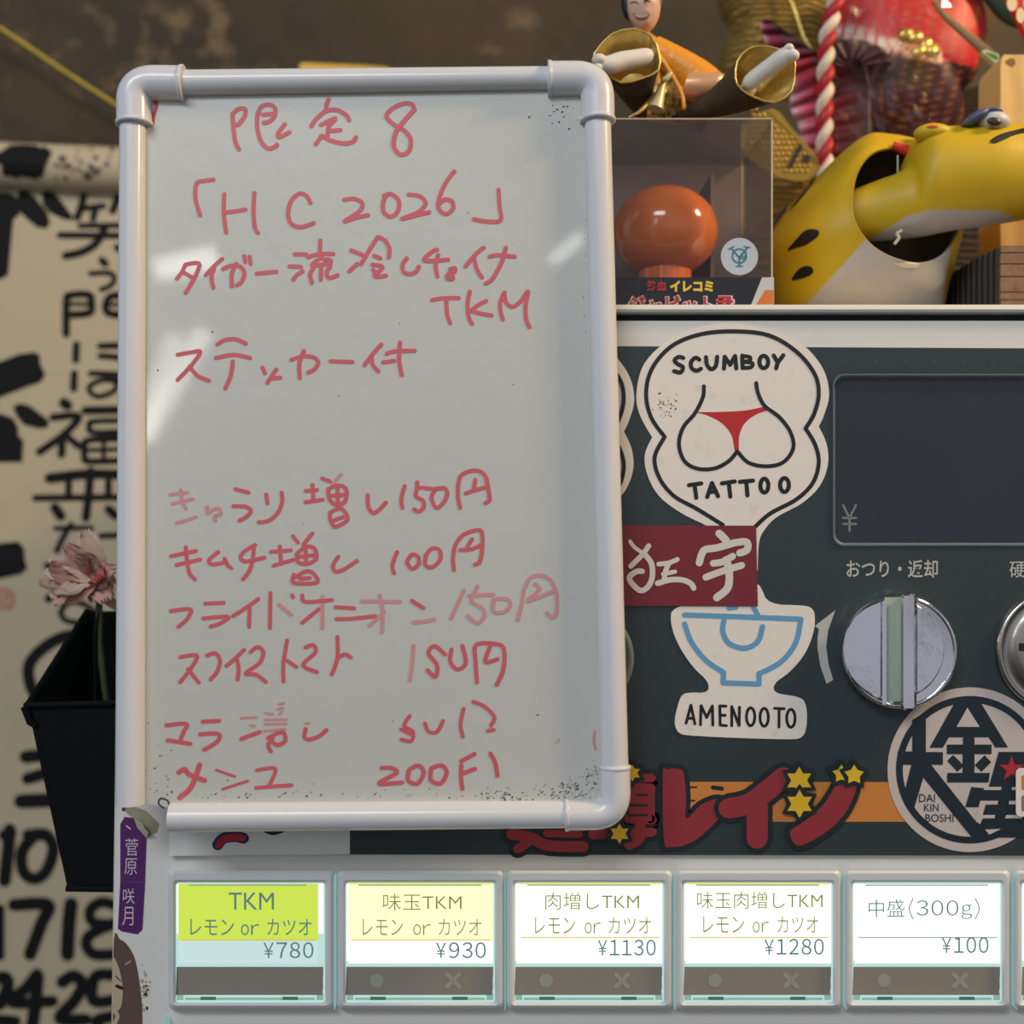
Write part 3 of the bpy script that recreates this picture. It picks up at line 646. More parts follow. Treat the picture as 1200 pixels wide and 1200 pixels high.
# tube frame
def tube_px(mb, pts, rpx, off, n=20, mi=0, caps=True):
    q = cat(pts, n=10) if len(pts) > 2 else pts
    w = [B(x, y, off) for x, y in q]
    rs = [(rpx if not isinstance(rpx, tuple) else rpx[0] + (rpx[1] - rpx[0]) * i / max(1, len(q) - 1)) * (p.y + .45) / .45 / 3000 for i, p in enumerate(w)]
    mb.tube(w, rs, n, mi, caps)
OFF = 0.0008
for q, rp in (([(155.5, 130), (152.5, 943)], (15, 17)), ([(700, 125), (720.5, 915)], (15.5, 16.5)), ([(200, 97.5), (655, 91.5)], (15, 13.5)), ([(200, 958), (680, 954)], (17, 16))):
    b = MB(); tube_px(b, q, rp, OFF); b.build('frame_tube', PVC, wb)
def elbow(q, a, c, rp):
    b = MB(); qq = [a] + [q] + [c]
    ax, ay = a; cx_, cy_ = c; qx, qy = q
    k = 0.62
    pts = [a, (a[0] + (q[0] - a[0]) * .54, a[1] + (q[1] - a[1]) * .54)]
    p0 = pts[-1]; p2 = (c[0] + (q[0] - c[0]) * .54, c[1] + (q[1] - c[1]) * .54)
    arc = [((1 - t) ** 2 * p0[0] + 2 * t * (1 - t) * q[0] + t * t * p2[0], (1 - t) ** 2 * p0[1] + 2 * t * (1 - t) * q[1] + t * t * p2[1]) for t in [i / 16 for i in range(17)]]
    path = [a] + arc + [c]
    w = [B(x, y, OFF) for x, y in path]
    b.tube(w, [rp * (p.y + .45) / .45 / 3000 for p in w], 24)
    for e_, nx in ((a, arc[0]), (c, arc[-1])):     # raised collar at each mouth
        dx, dy = nx[0] - e_[0], nx[1] - e_[1]; l = math.hypot(dx, dy)
        w = [B(e_[0] + dx / l * s_, e_[1] + dy / l * s_, OFF) for s_ in (-0.3, 0.4, 3.4, 4.6)]
        b.tube(w, [r_ * (w[0].y + .45) / .45 / 3000 for r_ in (rp + .2, rp + 1.3, rp + 1.3, rp)], 24)
    b.build('corner_joint', PVC, wb)
elbow((157, 97), (157.5, 147), (216, 98), 20.3)
elbow((699.5, 92), (642, 92.5), (700.5, 143), 20)
elbow((721.5, 954), (720.5, 897), (662, 955), 17.8)
for x, y in ((300, 200), (600, 200), (300, 800), (600, 800)):
    b = MB(); p = B(x, y, -0.0016); b.tube([p + Vector((0, 0.0001, 0)), Vector((p.x, PF - 0.0001, p.z))], 0.008, 20); b.build('magnet', DARK, wb)

# handwriting, one child per written line; coordinates as read in the zoomed crops
ca, cb, cc, cd = crop(130, 60, .25), crop(430, 60, .25833), crop(180, 260, .20833), crop(400, 260, .20833)
ce, cf, cg, ch = crop(170, 520, .21667), crop(420, 520, .21667), crop(170, 730, .21667), crop(420, 730, .28333)
def hand(label, sets, cut=None):
    b = [MB(), MB()]; k = 0
    for c, w, mi, strokes in sets:
        for q in strokes:
            q = c(q); k += 1; side = 1 if cut and sum(p[0] for p in q) / len(q) > cut else 0
            b[side].rib(B, q, w, 0.00008 + 0.000002 * k, mi, n=8)
    b[0].build('handwriting', [REDINK, REDPALE], wb, label=label)
    if b[1].f: b[1].build('handwritten_price', [REDINK, REDPALE], wb, label='price at the end of the ' + label)
hand('top line of red handwriting', [(ca, 5.2, 0, [
    [(570, 292), (572, 340), (582, 420), (600, 460)], [(575, 288), (600, 270), (628, 272), (626, 305), (600, 340), (585, 345)],
    [(688, 290), (685, 350), (702, 420), (735, 455), (768, 448), (778, 438)], [(692, 285), (705, 260), (738, 250), (768, 265), (766, 305), (740, 330), (716, 335)], [(712, 298), (756, 294)], [(815, 342), (784, 385), (790, 402), (836, 380)],
    [(1020, 226), (1010, 250), (1008, 272)], [(940, 350), (962, 318), (1010, 280), (1060, 276), (1100, 298), (1116, 322)], [(985, 345), (1050, 315), (1020, 352)], [(1020, 350), (1014, 400)], [(1020, 374), (1075, 370)], [(990, 396), (960, 436)], [(985, 396), (1040, 422), (1095, 432), (1135, 424), (1148, 404)]]),
    (cb, 5.2, 0, [[(215, 265), (203, 240), (165, 238), (115, 260), (88, 295), (120, 330), (170, 360), (198, 400), (190, 452), (152, 468), (122, 432), (130, 370), (165, 320), (214, 264)]])])
hand('second line of red handwriting', [(ca, 5, 0, [[(480, 602), (440, 608), (402, 620), (396, 690), (418, 768)], [(531, 670), (529, 760), (540, 850)], [(540, 755), (585, 750), (630, 742)], [(672, 664), (668, 750), (674, 825), (688, 850)],
    [(935, 710), (915, 677), (882, 668), (846, 700), (830, 760), (845, 808), (890, 824), (950, 806)], [(1094, 696), (1140, 692), (1178, 712), (1165, 750), (1096, 796), (1150, 780), (1205, 768)]]),
    (cb, 5, 0, [[(78, 655), (110, 648), (145, 680), (138, 730), (105, 750), (74, 725), (76, 675), (92, 652)], [(190, 650), (240, 658), (266, 690), (235, 728), (160, 760), (220, 745), (282, 730)], [(396, 545), (362, 590), (330, 660), (325, 712), (358, 738), (390, 715), (386, 682), (355, 672), (327, 692)], [(597, 628), (601, 700), (606, 766), (545, 772), (485, 762)]])])
hand('third line of red handwriting', [(cc, 5, 0, [[(178, 242), (158, 285), (130, 320)], [(180, 240), (255, 235), (235, 305), (180, 400)], [(170, 286), (226, 318)], [(386, 208), (340, 250), (293, 300)], [(340, 265), (325, 310), (335, 370)],
    [(390, 265), (440, 246), (488, 252), (510, 290), (495, 335), (468, 356)], [(465, 235), (440, 290), (440, 362)], [(510, 192), (515, 225)], [(540, 197), (545, 235)], [(580, 291), (690, 280)],
    [(795, 182), (860, 183)], [(765, 250), (828, 253)], [(838, 278), (805, 300), (786, 325)], [(938, 105), (935, 162)], [(868, 198), (930, 181), (1010, 180)], [(945, 198), (892, 243), (985, 235)], [(960, 212), (995, 215), (990, 258)], [(900, 258), (880, 295), (890, 342)], [(942, 262), (940, 325)], [(985, 260), (972, 292), (990, 315), (1034, 300)]]),
    (cd, 5, 0, [[(55, 160), (115, 184)], [(90, 236), (45, 278)], [(205, 85), (160, 155), (110, 238)], [(205, 84), (245, 105), (270, 150), (266, 200)], [(185, 190), (218, 204)], [(175, 240), (230, 252), (200, 285), (178, 268)], [(188, 290), (195, 308), (250, 302)],
    [(368, 205), (345, 240), (350, 280), (385, 293), (420, 280), (435, 252)], [(538, 156), (510, 168), (468, 217), (600, 212)], [(545, 186), (530, 245), (540, 306)], [(612, 266), (638, 260), (636, 280), (600, 294), (598, 318), (625, 320), (626, 304)],
    [(800, 145), (760, 178), (698, 250)], [(745, 200), (762, 265), (790, 312)], [(835, 195), (880, 187), (975, 195)], [(925, 145), (900, 230), (850, 320), (812, 346)]])])
hand('short fourth line of red handwriting', [(cd, 5, 0, [[(510, 440), (570, 430), (660, 428)], [(590, 440), (595, 520), (612, 570)], [(722, 392), (710, 460), (715, 530), (735, 574)], [(815, 445), (775, 465), (727, 500)], [(727, 500), (780, 515), (845, 526)], [(918, 398), (895, 450), (895, 500), (908, 548)], [(915, 400), (928, 455), (965, 477), (1010, 445), (1050, 392), (1036, 470), (1040, 550), (1058, 590)]])])
hand('fifth line of red handwriting', [(cc, 5, 0, [[(135, 748), (200, 736), (262, 732), (210, 810), (135, 890)], [(202, 815), (250, 868), (312, 893)], [(358, 690), (400, 666), (460, 660), (518, 684)], [(350, 766), (450, 748), (543, 765)], [(445, 785), (435, 860), (403, 938)], [(612, 820), (626, 850)], [(690, 830), (640, 905)], [(655, 882), (712, 876)],
    [(775, 776), (840, 756), (900, 762), (925, 790), (908, 825), (870, 848)], [(845, 725), (820, 800), (822, 878)], [(995, 784), (1118, 788)]]),
    (cd, 5, 0, [[(225, 690), (180, 740), (130, 806)], [(170, 755), (176, 802), (208, 840)], [(235, 790), (298, 782)], [(255, 742), (300, 728), (412, 725)], [(330, 678), (325, 780), (340, 862)]])])
hand('sixth line of red handwriting', [(ce, 4.2, 1, [[(135, 275), (228, 264)], [(145, 325), (256, 300)], [(192, 250), (200, 310), (220, 352)], [(172, 428), (225, 414), (274, 396)], [(335, 340), (338, 375), (365, 358), (398, 350), (408, 378), (380, 390), (378, 416)], [(1060, 165), (1015, 222)]]),
    (ce, 4.8, 0, [[(488, 246), (560, 264)], [(478, 338), (540, 340), (572, 362), (548, 395), (510, 416)], [(655, 275), (662, 322)], [(738, 264), (742, 310), (720, 370), (670, 415), (615, 425)], [(868, 255), (930, 250)], [(905, 222), (910, 300)], [(868, 316), (960, 303)],
    [(958, 188), (1000, 204)], [(990, 245), (1040, 226), (1082, 238), (1090, 280), (1075, 318), (1030, 328), (998, 300), (990, 250)], [(1040, 240), (1042, 315)], [(1000, 282), (1082, 276)], [(1000, 372), (1060, 350), (1095, 408), (1030, 448), (1002, 410), (1000, 375)], [(1020, 415), (1070, 396)]]),
    (cf, 4.8, 0, [[(50, 278), (54, 340), (80, 374), (115, 355), (148, 318)], [(250, 228), (232, 300), (238, 346)], [(318, 208), (316, 240), (312, 285), (350, 308), (352, 345), (325, 366), (302, 354)], [(325, 236), (410, 245)], [(420, 242), (396, 290), (420, 345), (458, 322), (480, 272), (466, 240), (420, 244)],
    [(550, 345), (538, 280), (546, 190), (580, 156), (640, 145), (686, 175), (705, 260), (708, 305), (688, 320)], [(632, 195), (624, 248)], [(580, 268), (635, 250), (688, 235)]])], 460)
hand('seventh line of red handwriting', [(ce, 4.8, 0, [[(140, 608), (275, 580)], [(170, 656), (298, 626)], [(220, 560), (226, 630), (240, 700), (270, 734)], [(395, 585), (346, 630), (365, 652), (440, 640)], [(430, 622), (445, 655), (465, 672)], [(595, 548), (540, 580), (516, 615), (545, 636), (645, 616)], [(588, 570), (580, 640), (560, 695), (530, 732)],
    [(680, 585), (788, 576)], [(728, 555), (736, 640)], [(695, 660), (800, 628)], [(800, 500), (826, 534)], [(905, 485), (856, 545)], [(820, 595), (868, 558), (915, 566), (925, 620), (880, 648), (828, 640), (820, 600)], [(868, 572), (870, 640)], [(825, 612), (920, 602)], [(805, 708), (806, 752), (928, 750), (910, 702), (870, 690), (812, 722)], [(840, 730), (890, 726)], [(1045, 610), (1016, 660), (1030, 690), (1070, 682), (1145, 634)]]),
    (cf, 4.8, 0, [[(210, 585), (184, 655), (192, 700)], [(262, 635), (290, 600), (322, 612), (325, 652), (290, 676), (262, 645)], [(366, 600), (400, 566), (440, 578), (440, 630), (396, 668), (360, 650), (366, 602)], [(516, 682), (512, 620), (526, 545), (572, 490), (650, 466), (670, 495), (668, 580), (655, 640), (630, 652)], [(615, 516), (590, 555)], [(550, 575), (612, 570), (668, 545)]])], 440)
hand('eighth line of red handwriting', [(ce, 4.8, 0, [[(140, 905), (245, 896), (225, 950), (180, 990)], [(325, 865), (425, 860)], [(315, 945), (448, 936), (405, 972), (355, 988)], [(612, 840), (550, 885), (475, 932)], [(565, 890), (562, 990)], [(678, 808), (675, 996)], [(795, 820), (800, 830)], [(850, 820), (868, 855), (1010, 845)], [(940, 895), (850, 968)], [(1030, 884), (1130, 890)], [(1035, 948), (1120, 946), (1245, 932)]]),
    (ce, 4.6, 1, [[(725, 870), (790, 925)], [(960, 830), (958, 996)]]),
    (cf, 4.6, 1, [[(20, 852), (225, 855)], [(115, 820), (130, 900), (128, 1020)], [(140, 910), (60, 985)], [(298, 966), (352, 962), (410, 950)], [(570, 792), (500, 946)], [(645, 770), (612, 850), (668, 888), (682, 930), (645, 970), (592, 932)], [(600, 822), (730, 816)], [(730, 842), (800, 840), (822, 870), (790, 908), (732, 908), (730, 850)], [(895, 790), (882, 870), (862, 950)], [(905, 770), (930, 726), (985, 712), (1040, 740), (1070, 810), (1072, 910), (1050, 940), (1020, 914)], [(955, 758), (978, 790), (918, 850), (1060, 796)]]),
    (cf, 5, 0, [[(290, 850), (350, 888)]])], 518)
hand('ninth line of red handwriting', [(cg, 4.8, 0, [[(190, 185), (278, 176), (255, 235), (190, 320)], [(232, 250), (290, 322)], [(335, 176), (380, 165), (405, 205), (390, 262), (355, 305)], [(535, 146), (490, 190), (440, 232)], [(495, 190), (506, 250), (500, 306)], [(570, 156), (610, 130), (638, 158), (620, 215), (545, 272), (600, 280), (652, 318)], [(768, 95), (748, 220), (748, 316)], [(770, 205), (818, 238)], [(868, 132), (910, 120), (920, 160), (855, 228), (930, 266)], [(1040, 75), (1040, 190), (1010, 278)], [(1045, 190), (1080, 170), (1112, 186)]]),
    (ch, 4.6, 1, [[(228, 95), (222, 170), (213, 238)]]),
    (ch, 5, 0, [[(358, 130), (315, 96), (290, 125), (325, 175), (318, 222), (286, 196)], [(385, 110), (380, 160), (410, 192), (444, 165), (430, 95)], [(490, 245), (485, 165), (486, 92), (560, 86), (600, 105), (600, 190), (572, 256)], [(546, 95), (525, 160), (575, 150)]])], 455)
hand('half-rubbed-out tenth line of red handwriting', [(cg, 5, 0, [[(115, 554), (222, 546), (208, 590), (190, 635)], [(122, 635), (245, 654)], [(312, 534), (400, 530)], [(298, 602), (395, 600), (392, 640), (320, 685)], [(520, 628), (620, 590)], [(665, 622), (740, 590), (758, 636), (718, 660), (690, 645)], [(690, 620), (666, 660), (680, 694)], [(868, 575), (862, 618), (890, 630), (940, 612), (980, 580)]]),
    (cg, 3, 1, [[(520, 515), (602, 510)], [(570, 553), (592, 558)], [(650, 488), (692, 495)], [(725, 440), (750, 434)], [(718, 466), (745, 460)], [(725, 495), (740, 480)], [(650, 524), (765, 522)], [(648, 548), (765, 544)], [(642, 585), (758, 574)], [(866, 545), (886, 541)]]),
    (ch, 4.6, 0, [[(212, 385), (190, 425), (225, 450), (218, 488), (178, 482)], [(176, 440), (222, 462)], [(275, 415), (290, 448), (325, 450), (350, 405)], [(435, 355), (422, 420), (432, 470)], [(475, 326), (520, 345), (562, 388), (548, 425)], [(535, 447), (560, 442)]])], 440)
hand('bottom line of red handwriting', [(cg, 6, 0, [[(182, 808), (215, 793), (240, 820), (322, 852)], [(295, 768), (272, 838), (240, 900), (186, 946)]]), (cg, 4.6, 0, [[(605, 797), (704, 790), (668, 886)], [(600, 892), (700, 884), (792, 878)]]), (cg, 3.4, 0, [[(385, 796), (485, 830)], [(420, 900), (490, 876), (555, 855)]]),
    (ch, 5.2, 0, [[(96, 600), (135, 600), (158, 620), (85, 664), (180, 660)], [(212, 605), (250, 590), (270, 620), (245, 664), (206, 652), (208, 612)], [(302, 600), (345, 590), (365, 620), (340, 664), (300, 650), (300, 606)], [(426, 590), (424, 640), (430, 686)], [(425, 572), (480, 542)], [(432, 622), (482, 604)], [(546, 540), (566, 580), (575, 632)]])], 430)

# ---------------------------------------------------------------- hanging calligraphy banner on the back wall
YS = 0.352
SG = plane(YS)
CLOTH = M('banner_cream', (196, 182, 150), 0.7, var=(9, 0.4, (168, 158, 136), 0.5), bump=(18, 0.25))
SUMI = M('brush_black', (17, 18, 18), 0.75, spec=.25)
ban = empty('calligraphy_banner', tuple(P(40, 1500, YS)), 'cream banner with thick black brush writing and calendar numbers on the back wall', 'banner')
b = MB()
slab(b, [(-160, 212), (150, 224), (150, 1500), (-160, 1500)], YS, 0.36)
k4, k5, k6 = crop(0, 180, .25), crop(0, 460, .25), crop(0, 680, .25)
o_ = [0.0]
def br(c, q, w, sm=True):
    o_[0] += 0.000004; b.rib(SG, c(q), w, 0.0003 + o_[0], 1, smooth=sm)
def bp(c, q):
    o_[0] += 0.000004; b.poly(SG, c(q), 0.0003 + o_[0], 0, 1)
bp(k4, [(-300, 178), (30, 182), (70, 196), (98, 230), (90, 285), (62, 312), (50, 440), (38, 570), (0, 590), (-300, 590)])
bp(k4, [(82, 182), (105, 170), (128, 172), (170, 210), (222, 275), (235, 330), (215, 352), (175, 345), (130, 310), (95, 275), (84, 240)]); bp(k4, [(195, 185), (215, 172), (248, 178), (290, 225), (345, 300), (330, 315), (285, 302), (230, 275), (200, 240)])
for q, w in (([(392, 195), (385, 235), (362, 300)], 9), ([(385, 258), (485, 246)], 7.5), ([(448, 255), (436, 305)], 8), ([(560, 190), (528, 268)], 9), ([(375, 338), (620, 336)], 7), ([(280, 382), (620, 385)], 8), ([(492, 345), (450, 420), (380, 462), (308, 478)], 9.5), ([(550, 440), (620, 475)], 9),
             ([(478, 500), (494, 516)], 9), ([(425, 562), (515, 560), (536, 590), (512, 622), (475, 636)], 6.5), ([(310, 845), (312, 690), (330, 664), (415, 662), (428, 700), (420, 745), (335, 755)], 9), ([(330, 705), (420, 706)], 5), ([(620, 664), (515, 672), (505, 745), (620, 755)], 9), ([(520, 708), (620, 706)], 5),
             ([(358, 895), (355, 968)], 8.5), ([(470, 902), (620, 898)], 8), ([(470, 948), (530, 952), (620, 966)], 7.5), ([(348, 1030), (345, 1102)], 8.5), ([(425, 1030), (620, 1036)], 7), ([(620, 1090), (500, 1060), (425, 1085), (425, 1120), (470, 1138), (540, 1105), (545, 1040)], 6.5)): br(k4, q, w)
bp(k4, [(-300, 1010), (0, 975), (90, 940), (165, 930), (187, 945), (187, 980), (212, 1035), (190, 1072), (120, 1095), (0, 1142), (-300, 1230)])
bp(k5, [(60, 65), (95, 50), (140, 62), (228, 130), (225, 165), (180, 168), (110, 150), (78, 110)]); bp(k5, [(-300, 90), (0, 98), (62, 120), (85, 165), (85, 200), (110, 225), (104, 326), (-300, 330)])
for q, w in (([(300, 48), (316, 60)], 12), ([(248, 116), (368, 112), (300, 195), (185, 278)], 9), ([(292, 205), (288, 290)], 9.5), ([(320, 210), (368, 250)], 8.5), ([(400, 84), (620, 80)], 10), ([(620, 130), (440, 135), (418, 160), (440, 186), (620, 180)], 7), ([(620, 214), (420, 222), (396, 250), (396, 300), (420, 322), (620, 316)], 8), ([(405, 270), (620, 264)], 5.5), ([(486, 225), (486, 312)], 5.5),
             ([(232, 402), (420, 382), (620, 388)], 12), ([(425, 365), (415, 480), (402, 588)], 10), ([(166, 494), (620, 490)], 8), ([(322, 420), (320, 490)], 8), ([(508, 420), (508, 490)], 8.5), ([(258, 540), (284, 578)], 12), ([(510, 548), (540, 576)], 11),
             ([(260, 636), (430, 634)], 6), ([(332, 618), (300, 670), (265, 742)], 7), ([(472, 672), (560, 668)], 7), ([(448, 725), (456, 735)], 7), ([(222, 812), (245, 815)], 9), ([(225, 968), (250, 945), (285, 925)], 9), ([(284, 1030), (310, 990), (365, 982), (430, 1015), (440, 1050), (370, 1078), (305, 1066), (284, 1035)], 7)): br(k5, q, w)
bp(k5, [(-300, 720), (0, 706), (85, 698), (112, 730), (116, 790), (128, 820), (100, 850), (0, 872), (-300, 900)])
for q, w in (([(420, 250), (300, 265), (200, 320), (135, 400), (145, 500), (185, 560)], 14), ([(120, 828), (200, 820)], 15), ([(128, 930), (210, 905)], 14), ([(98, 1036), (240, 1030)], 17), ([(300, 345), (290, 400)], 7)): br(k6, q, w)
for q, w in (([(48, 225), (40, 330), (22, 480)], 13), ([(180, 245), (112, 330), (115, 430), (170, 472), (232, 430), (268, 320), (235, 255), (185, 245)], 12), ([(0, 620), (0, 860)], 9), ([(70, 602), (240, 602), (205, 700), (150, 850)], 13), ([(356, 598), (345, 700), (338, 850)], 14),
             ([(590, 610), (510, 588), (452, 630), (470, 690), (590, 700)], 11), ([(590, 690), (470, 740), (432, 790), (470, 850), (590, 848)], 11.5), ([(-20, 970), (30, 970), (35, 1020), (0, 1100)], 13), ([(185, 950), (130, 1020), (60, 1092), (262, 1086)], 12), ([(188, 960), (178, 1090), (158, 1230)], 13),
             ([(312, 990), (370, 958), (412, 1000), (375, 1080), (300, 1172), (430, 1178)], 12.5), ([(580, 955), (478, 962), (468, 1082), (580, 1080)], 12), ([(590, 1160), (490, 1180), (500, 1230)], 12), ([(-20, 1180), (75, 1188)], 12)): br(c7, q, w * 1.16)
br(k6, [(20, 1195), (50, 1185)], 14); br(k6, [(130, 1195), (215, 1192)], 14)
seal = k5([(-70, 915), (40, 918), (70, 940), (66, 1010), (40, 1018), (-70, 1012)]); b.poly(SG, seal, 0.0003, 0, 2)
for q in ([(10, 930), (10, 1000)], [(-20, 945), (40, 940)], [(-20, 975), (25, 965), (40, 990)], [(50, 945), (48, 1000)], [(-20, 1002), (30, 1000)]): b.rib(SG, k5(q), 2.6, 0.0006, 3)
b.build('cloth', [CLOTH, SUMI, M('seal_red', (186, 110, 92), 0.7), M('seal_paper', (196, 172, 140), 0.7)], ban)
b = MB(); rp_ = 27 * (YS + .45) / .45 / 3000
ends = [P(-160, 190, YS - 0.002), P(0, 194.5, YS - 0.002), P(150, 201, YS - 0.002)]
b.tube([p - Vector((0, 0.0, 0)) for p in ends], rp_, 28)
roll = b; RS = onto(b, YS)
rb = crop(0, 0, .25)
for kx, (q, w) in enumerate((([(35, 720), (35, 800)], 14), ([(70, 700), (75, 800)], 18), ([(120, 695), (125, 800)], 17), ([(165, 705), (160, 815)], 13), ([(205, 710), (180, 810)], 12), ([(-200, 730), (20, 740)], 14), ([(235, 710), (200, 790)], 4))):
    r2 = MB(); pts = cat(rb(q), n=4) if len(q) > 2 else [(rb(q)[0][0] + (rb(q)[1][0] - rb(q)[0][0]) * i / 8, rb(q)[0][1] + (rb(q)[1][1] - rb(q)[0][1]) * i / 8) for i in range(9)]
    roll.rib(RS, pts, w, 0.0006 + kx * 0.00005, 1, smooth=False)
R2 = random.Random(4)
for k in range(26):
    x, y = R2.gauss(88, 22), R2.gauss(193, 12)
    if 64 < x < 140: roll.poly(RS, circ(x, y, R2.uniform(.8, 3.4), 8, R2.uniform(.8, 3)), 0.0006, 0, 2)
for x, y, r_ in ((103, 206, 5), (113, 201, 4), (73, 186, 4.5), (80, 194, 3.5), (125, 192, 3)): roll.poly(RS, circ(x, y, r_, 10), 0.0007, 0, 2)
roll.build('rolled_top', [M('banner_roll', (196, 180, 150), 0.65, var=(30, 0.5, (130, 116, 92), 0.55)), SUMI, M('ink_splash', (74, 68, 60), 0.6)], ban)

# yellow cord on the wall, slack
b = MB(); pts = [P(-60, 2, 0.33), P(0, 33, 0.33), P(70, 80, 0.332), P(138, 124, 0.335), P(185, 155, 0.358)]
b.tube([Vector(p) for p in cat([tuple(q) for q in pts])], 0.0014, 10); b.tube([P(-60, 2, 0.33), P(-60, 2, 0.361)], 0.003, 10)
tag(b.build('yellow_rope', M('cord_yellow', (196, 170, 50), 0.5, var=(90, 0.4, (140, 120, 50)))), 'taut yellow cord running diagonally across the dark wall beside the whiteboard corner', 'cord')
b = MB(); slab(b, [(351, 76), (354, 73.5), (430, 77), (455, 79), (455, 130), (351, 130)], 0.345, 0.36)
tag(b.build('yellow_strip', M('tag_yellow', (224, 178, 40), 0.5)), 'yellow strip on the wall showing just above the whiteboard top edge', 'strip')

# ---------------------------------------------------------------- black holder with a paper flower, hung on the machine's left side
BLK = M('holder_black', (11, 16, 15), 0.8, bump=(90, 0.1), spec=0.15)
hold = empty('black_holder', (XS - 0.02, 0.06, P(100, 1045, 0.02).z), 'black tapering holder at the left side of the ticket machine, slanting open top', 'holder')
ya, yb_ = 0.022, 0.088
xr = XS - 0.0004
A = [P(32, 826, ya), Vector((xr, ya, P(0, 823, ya).z)), Vector((xr, ya, P(0, 1042, ya).z)), P(80, 1045, ya)]      # front: tl, tr, br, bl
zb = P(0, 716, yb_).z
Bk = [Vector((A[0].x, yb_, zb)), Vector((xr, yb_, zb)), Vector((xr, yb_, A[2].z)), Vector((A[3].x, yb_, A[3].z))]
b = MB(); n_ = lambda p, d: p + Vector(d)
t_ = 0.0016
for q in ([A[0], A[1], A[2], A[3]], [Bk[0], Bk[1], Bk[2], Bk[3]], [A[0], Bk[0], Bk[3], A[3]], [A[1], Bk[1], Bk[2], A[2]], [A[3], A[2], Bk[2], Bk[3]]):
    c_ = (q[1] - q[0]).cross(q[2] - q[0]).normalized() * t_
    ctr = (A[0] + A[2] + Bk[0] + Bk[2]) / 4
    if c_.dot(ctr - q[0]) < 0: c_ = -c_
    b.loft([[p for p in q], [p + c_ for p in q]], 0, True, True, False)
hb = b.build('pocket', BLK, hold)
for q, r_ in (([A[0] + Vector((-0.0008, -0.001, 0)), A[1] + Vector((-0.001, -0.001, 0))], .0012), ([A[0], Bk[0]], .0012)):
    b = MB(); b.tube(q, r_, 8); b.build('rim', BLK, hold)
b = MB(); b.tube([P(78, 1041, ya), A[2]], 0.0014, 8); b.build('foot_edge', BLK, hold)
b = MB(); b.tube([A[0] + Vector((-0.0008, -0.001, -0.0005)), P(38, 846, ya) + Vector((-.0006, -.0006, 0)), P(42, 850, ya)], 0.0016, 8); b.build('corner_tab', BLK, hold)

fl = empty('paper_flower', tuple(Vector((XS - 0.02, 0.06, P(0, 760, .06).z))), 'faded pink crepe paper flower standing in the black holder', 'artificial flower')
R2 = random.Random(21)
PETM = [M('petal_pale', (214, 184, 164), 0.75, bump=(160, 0.4)), M('petal_pink', (206, 158, 146), 0.75, bump=(160, 0.4)), M('petal_deep', (188, 90, 84), 0.75, bump=(160, 0.4))]
FC = P(116, 676, 0.062)
def petal(c, ax, nr, L_, Wd, mi, curl):
    ax = ax.normalized(); nr = (nr - ax * nr.dot(ax)).normalized(); sd = ax.cross(nr)
    b = MB(); rings = []
    nu, nv = 9, 9
    for i in range(nu + 1):
        u = i / nu; w = Wd * math.sin(math.pi * min(1, .18 + u * .72)) ** .8
        rings.append([c + ax * (L_ * u) + sd * (w * (v / nv - .5) * 2) + nr * (curl * u * u * L_ + .0014 * math.sin(v * 2.1 + u * 9 + curl * 50) * (0.3 + u)) for v in range(nv + 1)])
    b.loft(rings, 0, False, False, True, closed=False)
    return b.build('petal', PETM[mi], fl)
for k in range(16):
    a = 2 * math.pi * k / 16 + R2.uniform(-.2, .2); el = R2.uniform(-.35, .5); 
    d_ = Vector((math.cos(a) * math.cos(el), -abs(math.sin(el)) - R2.uniform(0, .5), math.sin(a) * .62))
    if d_.x > 0.75: d_.x = 0.3
    ln = R2.uniform(.013, .021)
    if d_.normalized().x * ln + FC.x > XS - 0.002: ln = max(.004, (XS - 0.002 - FC.x) / max(.01, d_.normalized().x)); 
    petal(FC + Vector((R2.uniform(-.004, .0), R2.uniform(-.004, .004), R2.uniform(-.003, .003))), d_, Vector((0, -1, .4)), ln, R2.uniform(.004, .006), R2.choice([0, 0, 1, 1, 2 if d_.x > 0 else 0]), R2.uniform(-.4, .4))
for dx, dz in ((-.017, .001), (-.019, -.004), (-.014, -.006), (-.012, .005)):
    petal(FC + Vector((0, -.004, 0)), Vector((dx, -.002, dz)), Vector((0, -.6, 1)), .021, .0045, R2.choice([0, 1]), R2.uniform(-.3, .3))
b = MB(); b.tube([FC, FC + Vector((-.002, .006, -.03)), Vector((XS - 0.018, 0.07, A[2].z + .004))], 0.0016, 8); b.build('stem', M('stem_green', (70, 84, 52), .6), fl)
b = MB(); b.tube([P(112, 738, .05), P(116, 716, .05)], [0.0012, 0.0003], 6); b.tube([P(112, 738, .05), P(112, 800, .055), P(112, 930, .055)], 0.0012, 6); b.build('sepal', BLK, fl)

